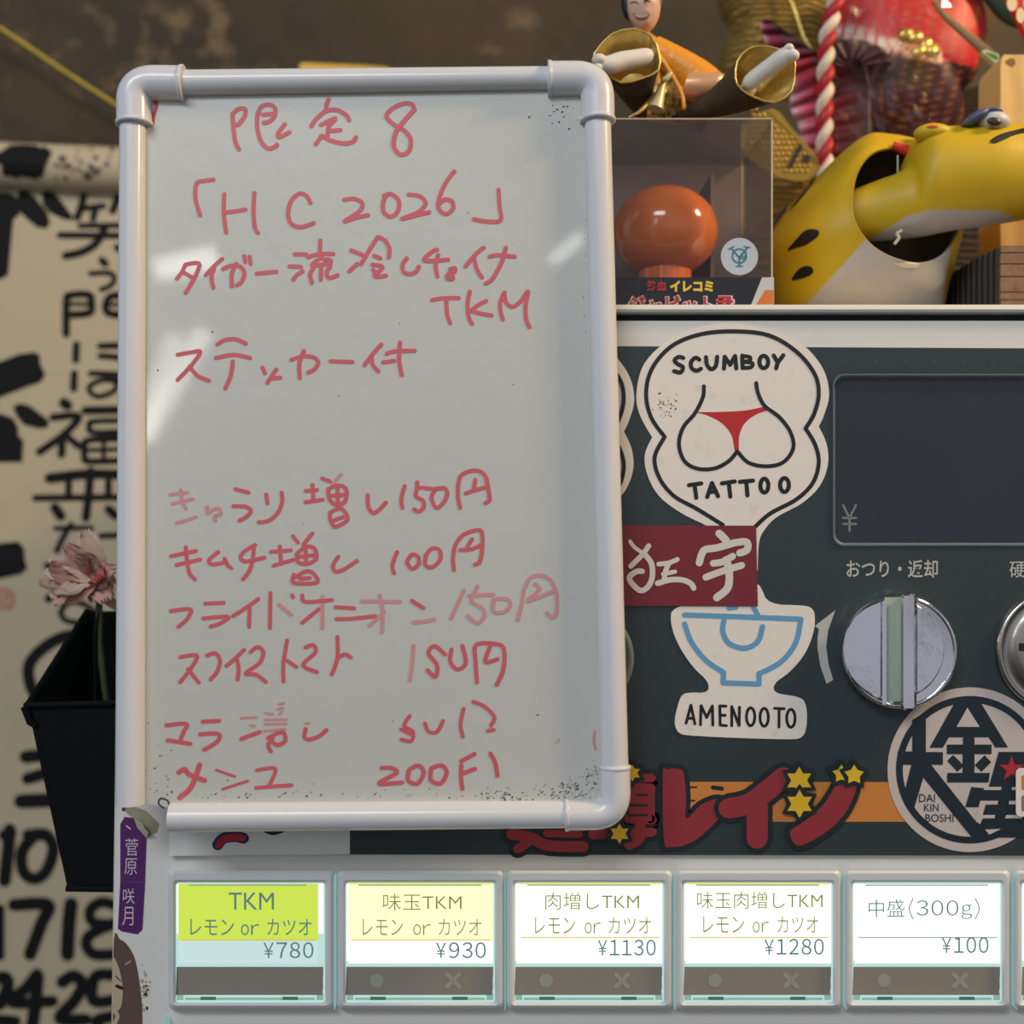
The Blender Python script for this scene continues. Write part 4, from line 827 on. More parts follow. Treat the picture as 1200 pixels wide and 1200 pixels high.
# ---------------------------------------------------------------- on top of the machine: clear toy box
Y0, Y1 = 0.018, 0.080
bx0, bx1 = P(702, 0, Y0).x, P(905.5, 0, Y0).x
tz = P(0, 139.5, Y0).z
zb0 = TOP + 0.0002
toyb = empty('clear_toy_box', ((bx0 + bx1) / 2, (Y0 + Y1) / 2, TOP), 'clear plastic toy box with black printed bottom band and round silver seal', 'toy box')
BF = plane(Y0)
b = MB(); b.box(bx0 + .001, bx1 - .001, Y1 - .002, Y1, zb0, tz - .001); b.box(bx0 + .001, bx1 - .001, Y0 + .002, Y1, zb0, zb0 + .0015)
for xx in (bx0 + .0028, bx1 - .0182): pass
b.build('backing_card', M('card_mauve', (140, 124, 122), 0.6), toyb)
b = MB(); b.box(bx1 - .020, bx1 - .0185, Y0 + .03, Y1 - .002, zb0 + .0015, P(0, 178, Y0).z); b.build('card_fold', M('card_mauve_dark', (112, 98, 96), 0.6), toyb)
b = MB(); b.box(bx0, bx1, Y0, Y0 + .0004, zb0, tz); b.box(bx1 - .0004, bx1, Y0, Y1, zb0, tz); b.box(bx0, bx0 + .0004, Y0, Y1, zb0, tz); b.box(bx0, bx1, Y0, Y1, tz - .0004, tz)
b.build('film_case', film('box_film', (0.985, 0.975, 0.97), 0.0, 0.08, (45, 0.4), .7), toyb)
CRM = M('film_crease', (214, 198, 166), 0.2, 0.3)
for q in ([Vector((bx1 - .0003, y + .0003, z)) for y, z in ((Y0, zb0), (Y0, tz))], [Vector((bx1 - .0003, Y1, zb0)), Vector((bx1 - .0003, Y1, tz))], [Vector((bx0, Y0, tz)), Vector((bx1, Y0, tz))]):
    b = MB(); b.tube(q, 0.00042, 8); b.build('crease', CRM, toyb)
b = MB(); slab(b, [(702, 325), (893, 325), (893, 378), (702, 378)], Y0 - .0002, Y0 + .0006, 0)
slab(b, [(893, 325), (907, 325), (907.3, 378), (872, 378)], Y0 - .0003, Y0, 1)
b.poly(BF, [(897, 340), (906.5, 340), (906.8, 372), (884, 372), (886, 357)], .0004, 0, 2)
t = .0004
b.text(BF, '熱血', (758, 328.5, 781, 341), t, 3, .02); b.text(BF, 'イレコミ', (785, 328.5, 836, 342), t, 4, .055)
b.text(BF, 'ジャビット君', (735, 345, 861, 373), t, 5, .075); b.text(BF, 'ジャビット君', (737, 346, 859, 372), t + .00015, 3, .03)
b.build('printed_band', [M('band_black', (38, 40, 44), .25), M('band_white', (196, 196, 196), .3), M('band_orange', (206, 118, 52), .35), M('band_red', (176, 48, 50), .4), M('band_yellow', (226, 196, 66), .4), M('band_outline', (216, 200, 196), .4)], toyb)
b = MB(); b.poly(BF, circ(866.5, 300.5, 21.8, 40), .0003, .0002, 0)
t = .0006; ring_ = circ(866.5, 300, 8.2, 24)
b.rib(BF, ring_, 2, t, 1, smooth=False, closed=True)
for q in ([(857, 291), (866.5, 302), (876, 290)], [(866.5, 302), (866.5, 312)]): b.rib(BF, q, 2.2, t, 1, smooth=False)
for q in ([(854, 292), (860, 289)], [(872, 289), (879, 290)], [(863, 312), (870, 312)], [(874, 296), (869, 297.5), (868.5, 302), (872.5, 303.5), (873.5, 300.5), (870.5, 300.5)]): b.rib(BF, q, 1.6, t, 1, smooth=len(q) > 3)
b.build('round_seal', [M('seal_silver', (204, 212, 214), .2, .35), M('seal_teal', (62, 120, 142), .4)], toyb)
b = MB()
c = P(779, 272, 0.046); rs_ = lambda v: v * (0.046 + .45) / .45 / 3000
b.ball(c, rs_(62), .021, rs_(54), 0, 40, 24)
b.loft([[Vector((c.x + q * math.cos(a * math.pi / 12), c.y + q * math.sin(a * math.pi / 12), z)) for a in range(24)] for q, z in ((.012, zb0 + .0016), (.0115, c.z - rs_(45)))], 0)
tag(b.build('toy_ball', M('toy_orange', (222, 116, 44), 0.16, coat=.6)), 'plain glossy orange rounded toy inside the clear box', 'toy')

# ---------------------------------------------------------------- papier-mache tiger
YT = 0.072
YEL = M('tiger_paint', (210, 178, 30), 0.5, attr=True, bump=(120, 0.22))
tig = empty('paper_tiger', (P(1010, 0, YT).x, YT, TOP), 'yellow papier-mache tiger with loose bobbing head and white chest, on the machine', 'toy tiger')
kx = (YT + .45) / .45 / 3000
rim_px = [(1048, 173), (1026, 177), (1012, 189), (1003, 207), (999, 232), (1001, 255), (1011, 275), (1028, 292), (1052, 304), (1078, 309), (1102, 302), (1117, 285), (1126, 262), (1128, 235), (1114, 200), (1082, 176)]
sil_px = [(1036, 157), (1013, 160), (985, 181), (955, 210), (926, 242), (903, 279), (904, 318), (914, 372), (980, 374), (1050, 374), (1098, 370), (1112, 328), (1124, 282), (1131, 240), (1121, 196), (1084, 168)]
def yrim(x, y): return .046 + ((x - 1063) * .60 - (y - 240) * .36) / .68 * .385e-3 * .8
def ring3(k):
    o = []
    for (rx, ry), (sx__, sy_) in zip(rim_px, sil_px):
        mx_, my_ = (rx * .45 + sx__ * .55), (ry * .45 + sy_ * .55); bx_, by_ = 1015 + (sx__ - 1015) * .74, 270 + (sy_ - 270) * .74
        ex, ey = 1015 + (sx__ - 1015) * .3, 270 + (sy_ - 270) * .3
        yr = yrim(rx, ry)
        o.append(tuple((P(rx, ry, yr), P(mx_, my_, min(yr, .060) * .72 + .072 * .28), P(sx__, sy_, .075), P(bx_, by_, .108), P(ex, ey, .122))[k]))
    return cat(o, True, 16)
rings3 = [ring3(k) for k in range(5)]; NS = len(rings3[0])
cols = [cat([r_[i] for r_ in rings3], n=18) for i in range(NS)]
def floor_(p):
    p = Vector(p)
    if p.z < TOP + .0003: p.z = TOP + .0003
    return p
b = MB(); NRr = len(cols[0]); NR = NRr - 1
outer = [[floor_(cols[i][j]) for i in range(NS)] for j in range(NRr)]
mid_ = Vector(P(1020, 265, .08))
innr = [[floor_(Vector(cols[i][j]) + (mid_ - Vector(cols[i][j])) * (.05 if j else .03)) for i in range(NS)] for j in range(0, NRr, 4)]
b.loft(outer, 0, False, True); nO = len(b.v)
b.loft([outer[0]] + innr, 0, False, True)
tigmb = b
def paint(p):
    x, y = px_of(p)
    return (212, 180, 28)
TB = onto(b, YT)
col_in = (150, 142, 122)
idx = [0]
def paint_body(p):
    i = idx[0]; idx[0] += 1
    if i >= nO + NS: return col_in
    x, y = px_of(p)
    # white chest below the hole
    lim = 1012 + (y - 283) * (945 - 1012) / (357 - 283)
    f = max(0, min(1, (x - lim) / 2.4 + .5)) if (y > 262 and p.y < .085) else 0
    xr_ = 1115 - (y - 285) * .14; f *= max(0, min(1, (xr_ - x) / 3 + .5))
    Yc, Wc = (206, 168, 20), (192, 186, 178)
    return tuple(Yc[k] + (Wc[k] - Yc[k]) * f for k in range(3))
mats_t = [YEL, M('tiger_black', (24, 26, 28), .5), M('tiger_chip', (226, 212, 190), .6)]
k8 = crop(880, 120, .26667)
def patch(q, off=.0005, mi=1):
    # a painted patch lying on the surface: fan of fine triangles projected onto it
    q = cat(k8(q), True, 5); cxx = sum(p[0] for p in q) / len(q); cyy = sum(p[1] for p in q) / len(q); n = len(q)
    vs = []; 
    for s_ in (1, .66, .33): vs += [TB(cxx + (x - cxx) * s_, cyy + (y - cyy) * s_, off) for x, y in q]
    vs.append(TB(cxx, cyy, off))
    fs = [(k * n + i, k * n + (i + 1) % n, (k + 1) * n + (i + 1) % n, (k + 1) * n + i) for k in (0, 1) for i in range(n)] + [(2 * n + i, 2 * n + (i + 1) % n, 3 * n) for i in range(n)]
    tigmb.add(vs, fs, mi, True)
patch([(160, 650), (200, 600), (235, 565), (270, 556), (298, 566), (290, 590), (240, 625), (200, 638)])
patch([(178, 780), (205, 738), (235, 720), (262, 722), (274, 738), (262, 757), (225, 772)])
patch([(95, 550), (115, 505), (145, 465), (162, 447), (150, 475), (120, 515)])
patch([(165, 480), (195, 435), (240, 375), (290, 325), (255, 380), (205, 440)])
patch([(630, 705), (700, 702), (745, 712), (720, 728), (660, 724)], .0004, 2)
body = tigmb.build('body', mats_t, tig, colour=paint_body)
# head and neck, hung through the hole
YH = 0.048
prof = [(985, 226, 282, 22), (1000, 222, 281, 26), (1030, 211, 282, 33), (1052, 203, 280, 38), (1060, 196, 279, 42), (1064, 182, 279, 48), (1069, 168, 278, 54), (1077, 157, 277, 58), (1090, 151, 275, 60), (1108, 151, 271, 62), (1125, 150, 268, 63), (1150, 147, 265, 63), (1175, 148, 261, 60), (1200, 150, 257, 56), (1230, 158, 252, 50), (1255, 170, 245, 42), (1272, 188, 236, 30), (1280, 206, 222, 12)]
pr = cat(prof, n=6)
b = MB(); kh = (YH + .45) / .45 / 3000; rings = []; NH = 96
for x, a_, c_, w in pr:
    r_ = []
    for i in range(NH):
        an = 2 * math.pi * i / NH; sn, cs = math.sin(an), math.cos(an)
        p = P(x, (a_ + c_) / 2 - (c_ - a_) / 2 * cs, YH); p.y = YH + w * kh * sn; r_.append(p)
    rings.append(r_)
b.loft(rings, 0, True, True)
def paint_head(p):
    x, y = px_of(p)
    pts = [(1000, 300), (1021, 279), (1040, 268), (1061, 254), (1088, 246.5), (1120, 245.5), (1150, 246), (1170, 247), (1184, 253), (1192, 262), (1300, 300)]
    ub = 300
    for (x0_, y0_), (x1_, y1_) in zip(pts, pts[1:]):
        if x0_ <= x <= x1_: ub = y0_ + (y1_ - y0_) * (x - x0_) / (x1_ - x0_)
    f = max(0, min(1, (y - ub) / 2 + .5)) if 1005 < x < 1195 else 0
    Yc, Wc = (204, 170, 22), (188, 184, 182)
    return tuple(Yc[k] + (Wc[k] - Yc[k]) * f for k in range(3))
TBo = TB; TB = onto(b, YH); tigmb = b
kk = crop(1040, 0, .16667)
k8s, k8 = k8, kk
patch([(722, 990), (745, 968), (800, 940), (880, 918), (990, 895), (990, 925), (900, 945), (830, 975), (770, 1000), (735, 1003)])
b.build('head', mats_t, tig, colour=paint_head)
EYB = M('tiger_eye_white', (206, 202, 196), .4)
def lump(name, px, py, rx, rz, ry, Y, m, tilt=0):
    q = MB(); s_ = (Y + .45) / .45 / 3000; q.ball(P(px, py, Y), rx * s_, ry * s_, rz * s_, 0, 28, 16, Matrix.Rotation(math.radians(tilt), 3, 'Y')); return q.build(name, m, tig)
YE = YH - 46 * kh
lump('eye', 1163.5, 144, 19, 12.5, 20, YE + .004, EYB, 8)
lump('pupil', 1165, 142.5, 8.5, 5, 3, YE + .004 - 19 * kh, M('tiger_pupil', (58, 54, 42), .35), 10)
lump('eyelid', 1143, 138.5, 18, 6.5, 19, YE + .0035, M('tiger_eyelid', (86, 98, 128), .5), -30)
lump('eyelid', 1160, 133.5, 13, 4.5, 19, YE + .0045, M('tiger_eyelid', (86, 98, 128), .5), 5)
lump('eye', 1163, 146, 19, 12, 18, YH + 46 * kh, EYB, 8)
YA = YH - 30 * kh
lump('ear', 1093, 156, 22, 10.5, 16, YA, M('tiger_ear_yellow', (208, 178, 34), .5))
lump('ear', 1093, 156, 22, 10.5, 16, YH + 30 * kh, M('tiger_ear_yellow', (208, 178, 34), .5))
lump('inner_ear', 1094, 150.5, 9.5, 3.6, 5, YA - 11 * kh, M('tiger_ear_red', (198, 74, 52), .5), 4)
b = MB(); b.tube([P(1046, 170.5, .052), P(1066, 178, .052)], [.0019, .0025], 14); b.build('neck_peg', M('peg_red', (206, 54, 40), .4), tig)
b = MB(); b.tube([P(1052, 182, .052), P(1052, 205, .05)], .0004, 6); b.build('string', M('string_pale', (190, 182, 160), .7), tig)
b = MB(); b.tube([Vector(q) for q in cat([tuple(P(x, y, .03)) for x, y in ((1048, 286), (1053, 279), (1051, 274), (1057, 270))])], .0007, 6); b.build('string', M('string_pale', (190, 182, 160), .7), tig)

# ---------------------------------------------------------------- reclining figurine sitting on the toy box
ZB = tz
GOLD = M('gold_foil', (226, 196, 112), 0.36, .7, bump=(160, 0.5), var=(60, .4, (170, 130, 54)))
OKIM = M('kimono_orange', (238, 158, 48), 0.32, bump=(380, 0.6), coat=.2)
HAK = M('hakama_brown', (62, 52, 34), .7, bump=(240, .6), var=(150, .5, (88, 72, 44)))
SKIN = M('figurine_skin', (226, 184, 160), .45)
TABI = M('tabi_white', (222, 216, 206), .55)
HAIR = M('figurine_hair', (24, 22, 22), .5)
fig = empty('seated_figurine', (P(800, 0, .06).x, .06, ZB), 'smiling figurine in orange kimono, sitting with legs forward on the clear box', 'figurine')
YF = .066; kf = (YF + .45) / .45 / 3000
def fp(x, y, Y=YF): return P(x, y, Y)
# torso
b = MB(); rg = []
for x, y, rx, ry in ((798, 137, 42, 26), (795, 120, 44, 26), (788, 100, 44, 24), (777, 82, 40, 22), (764, 62, 33, 19), (757, 50, 25, 15), (752, 41, 15, 11), (751, 36, 8, 8)):
    c_ = fp(x, y); c_.z = max(c_.z, ZB + .0006); rg.append([c_ + Vector((rx * kf * math.cos(a), ry * kf * math.sin(a) * (1 + .06 * math.sin(5 * a)), rx * .16 * kf * math.cos(a) * -1 * (0 if y > 130 else 1))) for a in [2 * math.pi * i / 32 for i in range(32)]])
b.loft(rg, 0); b.build('kimono', OKIM, fig)
b = MB()
sl = [(764, 58), (794, 76), (816, 92), (830, 107)]
sl = cat([tuple(fp(x, y, YF - .012)) for x, y in sl])
b.tube([Vector(q) for q in sl], [(16 + 9 * i / len(sl)) * kf for i in range(len(sl))], 24); b.build('sleeve', OKIM, fig)
b = MB(); dr = (fp(828, 112) - fp(812, 96)).normalized()
b.loft([[fp(826, 101, YF - .016) + Vector((x_ * kf, y_ * kf, z_ * kf)) for x_, y_, z_ in [(dx + 5 * math.cos(a), 15 * math.sin(a) * r_, 15 * math.cos(a) * r_) for a in [2 * math.pi * i / 24 for i in range(24)]]] for dx, r_ in ((-24, .92), (-10, 1.06), (10, 1.05), (17, .85), (20, .5), (21, .05))], 0)
b.build('cuff', M('cuff_pink_gold', (232, 178, 134), .3, .35), fig)
for q, w in (([(753, 44), (764, 62), (770, 82), (772, 100)], 3.4), ([(768, 58), (784, 82), (798, 108), (802, 128)], 2.4)):
    b = MB(); b.tube([Vector(p) for p in cat([tuple(fp(x, y, YF - (.0185 if w < 3 else .0095) - .002 * i)) for i, (x, y) in enumerate(q)])], w * kf, 10); b.build('collar', OKIM, fig)
b = MB()
R2 = random.Random(9)
b.ball(fp(778, 112, YF - .012), 20 * kf, 14 * kf, 24 * kf, 0, 14, 10, None, lambda q: q * R2.uniform(.75, 1.2)); b.s = [False] * len(b.s); b.build('obi', M('obi_brocade', (206, 176, 96), .35, .6, var=(260, 1.0, (34, 30, 22), .42)), fig)
b = MB(); b.tube([fp(786, 86, .036), fp(781, 92, .035), fp(776, 94, .035)], [3.4 * kf, 3.6 * kf, 2.4 * kf], 10); b.tube([fp(779, 90, .038), fp(768, 128, .036)], [2 * kf, 9 * kf], 12); b.build('tassel', M('tassel_cream', (222, 204, 160), .4, .3), fig)
# head
HC = fp(754, 4, YF - .006); kk_ = (YF - .006 + .45) / .45 / 3000
b = MB()
def face(q):
    x, y, z = q.x / kk_, q.y / kk_, q.z / kk_
    if z < 0: x *= 1 + .05 * math.sin(min(1, -z / 26) * math.pi)
    if y < 0:
        y -= 5.0 * math.exp(-(x / 3.6) ** 2 - ((z + 3) / 7) ** 2)            # nose
        y -= 2.0 * math.exp(-(abs(x) - 9) ** 2 / 30 - ((z + 7) / 6) ** 2)    # cheeks
        y += 2.4 * math.exp(-((abs(x) - 8.5) / 4.5) ** 2 - ((z - 5) / 4) ** 2)   # eye sockets
        y -= 1.6 * math.exp(-(x / 7) ** 2 - ((z + 17.5) / 4.5) ** 2)         # mouth
        y -= 1.8 * math.exp(-(x / 7) ** 2 - ((z + 29) / 5) ** 2)             # chin
    return Vector((x, y, z)) * kk_
b.ball(HC, 19 * kk_, 21 * kk_, 33.5 * kk_, 0, 72, 56, Matrix.Rotation(math.radians(-5), 3, 'Y'), face)
hs = onto(b, .04)
def hf(x, y): return (x, y)
b.rib(hs, [(743, 17), (747, 21.5), (752, 22.5), (757, 21), (760, 17.5)], 2.2, .0002, 1, n=10); b.rib(hs, [(744.5, 18.2), (751, 19.4), (758.5, 17.8)], 2.0, .00035, 2, n=10)
for q in ([(739.5, 3.6), (743, 2.2), (747, 3.4)], [(755, 1.6), (758, .4), (762, 1.6)]): b.rib(hs, q, 1.5, .0002, 3, n=8)
for q in ([(738, -3.5), (742.5, -5.5), (747.5, -4.4)], [(754, -5.2), (758.5, -7), (763, -5.6)]): b.rib(hs, q, 1.7, .0002, 3, n=8)
b.build('head', [SKIN, M('lip', (170, 84, 78), .4), M('teeth', (236, 226, 216), .3), HAIR], fig)
b = MB()
for sx_ in (-1, 1): b.ball(HC + Vector((sx_ * 20 * kk_, .002, 0)), 3 * kk_, 4 * kk_, 8 * kk_, 0, 12, 8)
b.build('ear', SKIN, fig)
b = MB(); b.ball(HC + Vector((-.6 * kk_, 5 * kk_, 4.5 * kk_)), 25 * kk_, 22 * kk_, 32 * kk_, 0, 40, 24, None, lambda q: Vector((q.x, q.y if q.y > 0 else q.y * (.95 if q.z > 18 * kk_ else .45 if abs(q.x) > 17 * kk_ else .1), q.z if q.z > -18 * kk_ else -18 * kk_))); b.build('hair', HAIR, fig)
b = MB(); b.tube([fp(752, 30, YF - .004), fp(751, 44, YF - .003)], 9 * kk_, 16); b.build('neck', SKIN, fig)
# hakama legs, open towards the viewer, with white tabi feet
def leg(hip, mouth, poly, Yh, Ym, foot):
    b = MB(); c_ = (sum(p[0] for p in poly) / len(poly), sum(p[1] for p in poly) / len(poly))
    q = cat(poly, True, 2); rings = []
    for t_ in [i / 10 for i in range(11)]:
        Y = Yh + (Ym - Yh) * t_; sc = .16 + .84 * t_ ** 1.25
        cx_ = hip[0] + (c_[0] - hip[0]) * t_; cy_ = hip[1] + (c_[1] - hip[1]) * t_ + 6 * math.sin(math.pi * t_)
        r_ = []
        for x, y in q:
            p = P(cx_ + (x - c_[0]) * sc, cy_ + (y - c_[1]) * sc, Y); p.z = max(p.z, ZB + .0006); r_.append(p)
        rings.append(r_)
    b.loft(rings, 0, True, False); l_ = b.build('hakama_leg', HAK, fig)
    b = MB()
    rin = []
    for t_ in (1, .9, .75, .6, .55):
        Y = Yh + (Ym - Yh) * t_; sc = (.16 + .84 * t_ ** 1.25) * .96
        cx_ = hip[0] + (c_[0] - hip[0]) * t_; cy_ = hip[1] + (c_[1] - hip[1]) * t_ + 6 * math.sin(math.pi * t_)
        rin.append([P(cx_ + (x - c_[0]) * sc, cy_ + (y - c_[1]) * sc, Y) for x, y in q])
    for r_ in rin:
        for p in r_: p.z = max(p.z, ZB + .001)
    b.loft(rin, 0, False, True, False)
    b.tube([P(x, y, Ym) for x, y in q], .00045, 8, 0, closed=True)
    b.build('gold_lining', GOLD, l_)
    b = MB(); pts = cat(foot, n=6)
    b.tube([P(p[0], p[1], p[3]) for p in pts], [p[2] * (Ym + .45) / .45 / 3000 for p in pts], 18)
    ft = len(pts) - 1; i_ = int(ft * .93); p = pts[int(ft * .12)]
    b.ball(P(p[0] + 1, p[1] + 6, p[3] + .004), 9.5 * kf, 10 * kf, 9 * kf, 0, 20, 12)          # ankle
    p = pts[int(ft * .82)]; dx, dy = pts[ft][0] - pts[int(ft * .5)][0], pts[ft][1] - pts[int(ft * .5)][1]; l__ = math.hypot(dx, dy); dx /= l__; dy /= l__
    b.ball(P(p[0] + dx * 3 - dy * 5, p[1] + dy * 3 + dx * 5, p[3] - .0012), 8 * kf, 8 * kf, 6.5 * kf, 0, 18, 12)   # toes, split like a mitten
    b.ball(P(p[0] + dx * 5 + dy * 4, p[1] + dy * 5 - dx * 4, p[3] - .0012), 5.5 * kf, 6 * kf, 5 * kf, 0, 18, 12)
    b.build('tabi_foot', TABI, l_)
leg((752, 136), 0, [(697, 62), (717, 40), (742, 34), (763, 42), (772, 62), (772, 82), (752, 92), (728, 97), (708, 84), (697, 74)], .058, .026,
    [(764, 62, 4, .030), (758, 66, 9.5, .028), (745, 69, 10.5, .026), (728, 72, 11, .024), (714, 76, 10.5, .022), (704, 75, 8, .021), (699, 73, 3, .021)])
leg((792, 138), 0, [(862, 92), (864, 72), (876, 58), (892, 54), (914, 58), (930, 68), (931, 84), (928, 106), (908, 120), (884, 114), (868, 104)], .058, .026,
    [(872, 101, 4, .030), (878, 97, 9, .028), (890, 87, 9.5, .026), (904, 77, 10, .024), (915, 69, 10.5, .022), (924, 62, 8.5, .021), (930, 58, 3.5, .021)])
b = MB(); b.tube([P(737, 137.5, .034), P(748, 132, .034), P(757, 124, .036), P(766, 112, .04)], [.0004, .0008, .0012, .0012], 8)
b.build('gold_sash', GOLD, fig)

# ---------------------------------------------------------------- lucky rake ornament behind the toys
rake = empty('lucky_rake_ornament', (P(1000, 0, .17).x, .17, TOP), 'festive lucky rake with red sea bream, gold straw and twisted rope behind the toys', 'rake ornament')
STRAW = M('gold_straw', (190, 156, 82), .42, .5, wave=(90, 1.0, 7, 'Z'), var=(90, .5, (128, 98, 44)))
b = MB(); b.pillow([(848, -40), (846, 10), (857, 30), (846, 62), (848, 95), (880, 112), (930, 110), (975, 60), (990, -40)], .215, .022); b.build('straw_pad', STRAW, rake)
b = MB(); b.pillow([(880, 190), (900, 178), (950, 200), (985, 215), (985, 330), (880, 330)], .185, .012); b.build('straw_pad', STRAW, rake)
b = MB(); b.tube([P(919, -20, .19), P(932, 14, .187), P(942, 44, .184), P(952, 60, .184)], .0011, 8); b.build('gold_wire', GOLD, rake)
b = MB(); YC = .135
kc = [(870, 150), (905, 127), (928, 150), (962, 190), (958, 204), (940, 212), (915, 208), (893, 196), (872, 180)]
b.poly(plane(YC), cat(kc, True, 3), 0, .002, 0)
CP = plane(YC - .002)
R2 = random.Random(2)
for i in range(14):
    for j in range(13):
        x, y = 880 + i * 6.2 + (j % 2) * 3, 128 + j * 6.6
        if (x - 905) * .82 - (y - 140) > -2 or (x - 905) > 46 or y > 150 + (x - 868) * .85 + 8 or y > 205: continue
        b.ball(CP(x, y), .0011, .0007, .0011, 0, 8, 6)
b.rib(CP, [(903, 130), (926, 153), (958, 188)], 4.5, .0006, 0); b.rib(CP, [(938, 172), (926, 194)], 5.5, .0012, 1); b.poly(CP, circ(945, 186, 4.5, 14), .0012, 0, 1)
b.tube([P(925, 168, YC + .0002), P(935, 200, YC + .03), P(950, 240, .188)], .0012, 8)
b.build('gold_coin_plate', [M('coin_gold', (182, 146, 66), .34, .8), M('coin_black', (26, 24, 22), .6)], rake)
# sea bream: tail, fins, body
FISH = M('fish_paint', (160, 30, 40), .5, attr=True)
YFi = .16
b = MB(); nu, nv = 46, 20; rg = []
Lf = cat([(892, 24), (893, 40), (905, 62), (922, 82), (926, 110), (926, 128), (936, 150), (938, 172), (950, 190), (962, 210)], n=6)
Rt = cat([(900, 22), (930, 42), (958, 60), (985, 62), (1010, 70), (1020, 100), (1020, 130), (1020, 160), (1010, 185), (1000, 205)], n=6)
fishu = {}
for i in range(len(Lf)):
    r_ = []
    for v in range(nv + 1):
        t_ = v / nv; x = Lf[i][0] + (Rt[i][0] - Lf[i][0]) * t_; y = Lf[i][1] + (Rt[i][1] - Lf[i][1]) * t_
        r_.append(P(x, y, YFi - .004 + .0032 * math.sin(i * 1.35) * (1 - t_) - .004 * t_))
    rg.append(r_)
b.loft(rg, 0, False, False, True, closed=False)
ct = [0]
def cf_tail(p):
    i = ct[0]; ct[0] += 1; row, t_ = i // (nv + 1), (i % (nv + 1)) / nv
    w = max(0, 1 - t_ * 3.0) if row > 22 else max(0, 1 - t_ * 5.5)
    pk = max(0, 1 - abs(t_ - .2) * 4)
    base = tuple(v_ * (1 - .65 * max(0, t_ - .35) / .65) for v_ in ((150, 18, 34) if row > 16 else (128, 26, 56)))
    dark = .75 if (row % 5 == 0) else 1
    c_ = [base[k] * (1 - w) + (230, 196, 204)[k] * w for k in range(3)]
    c_ = [c_[k] * (1 - pk * .45) + (190, 70, 120)[k] * pk * .45 for k in range(3)]
    return tuple(max(0, v_ * dark) for v_ in c_)
o = b.build('tail_fin', FISH, rake, colour=cf_tail); sd_ = o.modifiers.new('thick', 'SOLIDIFY'); sd_.thickness = .0008
b = MB(); bodyq = [(974, 20), (1000, -30), (1060, -50), (1130, -30), (1152, 20), (1150, 60), (1138, 96), (1120, 110), (1126, 140), (1112, 170), (1060, 188), (1000, 182), (972, 140), (968, 80)]
b.pillow(bodyq, YFi + .012, .026, 0, 60)
def cf_fish(p):
    x, y = px_of(p); u = (x - 985) / 115
    yb = 46 + u * 24
    w = max(0, 1 - abs(y - (38 + u * 28)) / 11) if x < 1104 else 0
    w = min(1, w * 2.6) if y < yb + 12 else 0
    base = (196, 22, 26) if y < yb else (58, 5, 14)
    if y > yb + 6 and y < yb + 40 and 1020 < x < 1090: base = (70, 44, 22)
    st = .5 + .5 * math.sin(x * .42 + y * .9)
    g = max(0, math.sin(x * .25 + y * .41) * math.sin(x * .13 - y * .3)) ** 1.5 * .75
    base = tuple(base[k] * (1 - g) + (180, 130, 60)[k] * g for k in range(3))
    pk = (226, 96, 110) if st > .82 else (244, 226, 200)
    return tuple(base[k] * (1 - w) + pk[k] * w for k in range(3))
b.build('fish_body', FISH, rake, colour=cf_fish)
b = MB(); nr_ = 24; rg = []
for j in range(8):
    r_ = []
    for i in range(nr_ + 1):
        a = math.pi * (1.02 + .95 * i / nr_); ra = 30 - j * 3.2; r_.append(P(998 + ra * math.cos(a) * 1.55, 78 + ra * math.sin(a) * 1.05, YFi - .018 - .002 * math.sin(i * 1.7)))
    rg.append(r_)
b.loft(rg, 0, False, False, True, closed=False); o = b.build('fin', M('fin_plum', (66, 26, 38), .5), rake); sd_ = o.modifiers.new('thick', 'SOLIDIFY'); sd_.thickness = .0008
b = MB(); R2 = random.Random(6)
for x, y in ((1072, 44), (1084, 54), (1062, 40), (1078, 60), (1092, 60)):
    c_ = P(x, y, YFi - .02); b.ball(c_, .0034, .0018, .0042, 0, 6, 4, Matrix.Rotation(R2.uniform(.3, 1.2), 3, 'Y'), lambda q: q * R2.uniform(.7, 1.3))
b.build('gold_flake', GOLD, rake)
# crumpled cellophane over the fish
b = MB(); rg = []; R2 = random.Random(14)
for j in range(15):
    rg.append([P(972 + i * 11, -20 + j * 14, YFi - .030 + R2.uniform(-.0035, .0035)) for i in range(15)])
b.loft(rg, 0, False, False, False, closed=False); b.build('cellophane_wrap', film('cellophane', (.98, .97, .96), .0, .06, None, .10), rake)
# twisted red and white rope
path = cat([tuple(P(x, y, .134)) for x, y in ((990, -40), (984, -12), (976, 14), (969, 50), (967, 100), (966, 150), (967, 200), (968, 250), (968, 330))], n=22)
path = [Vector(p) for p in path]; kr = (.134 + .45) / .45 / 3000
for ph, m_ in ((0, M('rope_red', (178, 28, 36), .5, bump=(400, .3))), (math.pi, M('rope_white', (226, 210, 190), .5, bump=(400, .3)))):
    b = MB(); pts = []; L_ = 0
    for i, p in enumerate(path):
        if i: L_ += (p - path[i - 1]).length
        a = -2 * math.pi * L_ / (42 * kr) + ph
        pts.append(p + Vector((math.cos(a), math.sin(a), 0)) * 4.6 * kr)
    b.tube(pts, 6.2 * kr, 14); b.build('rope_strand', m_, rake)
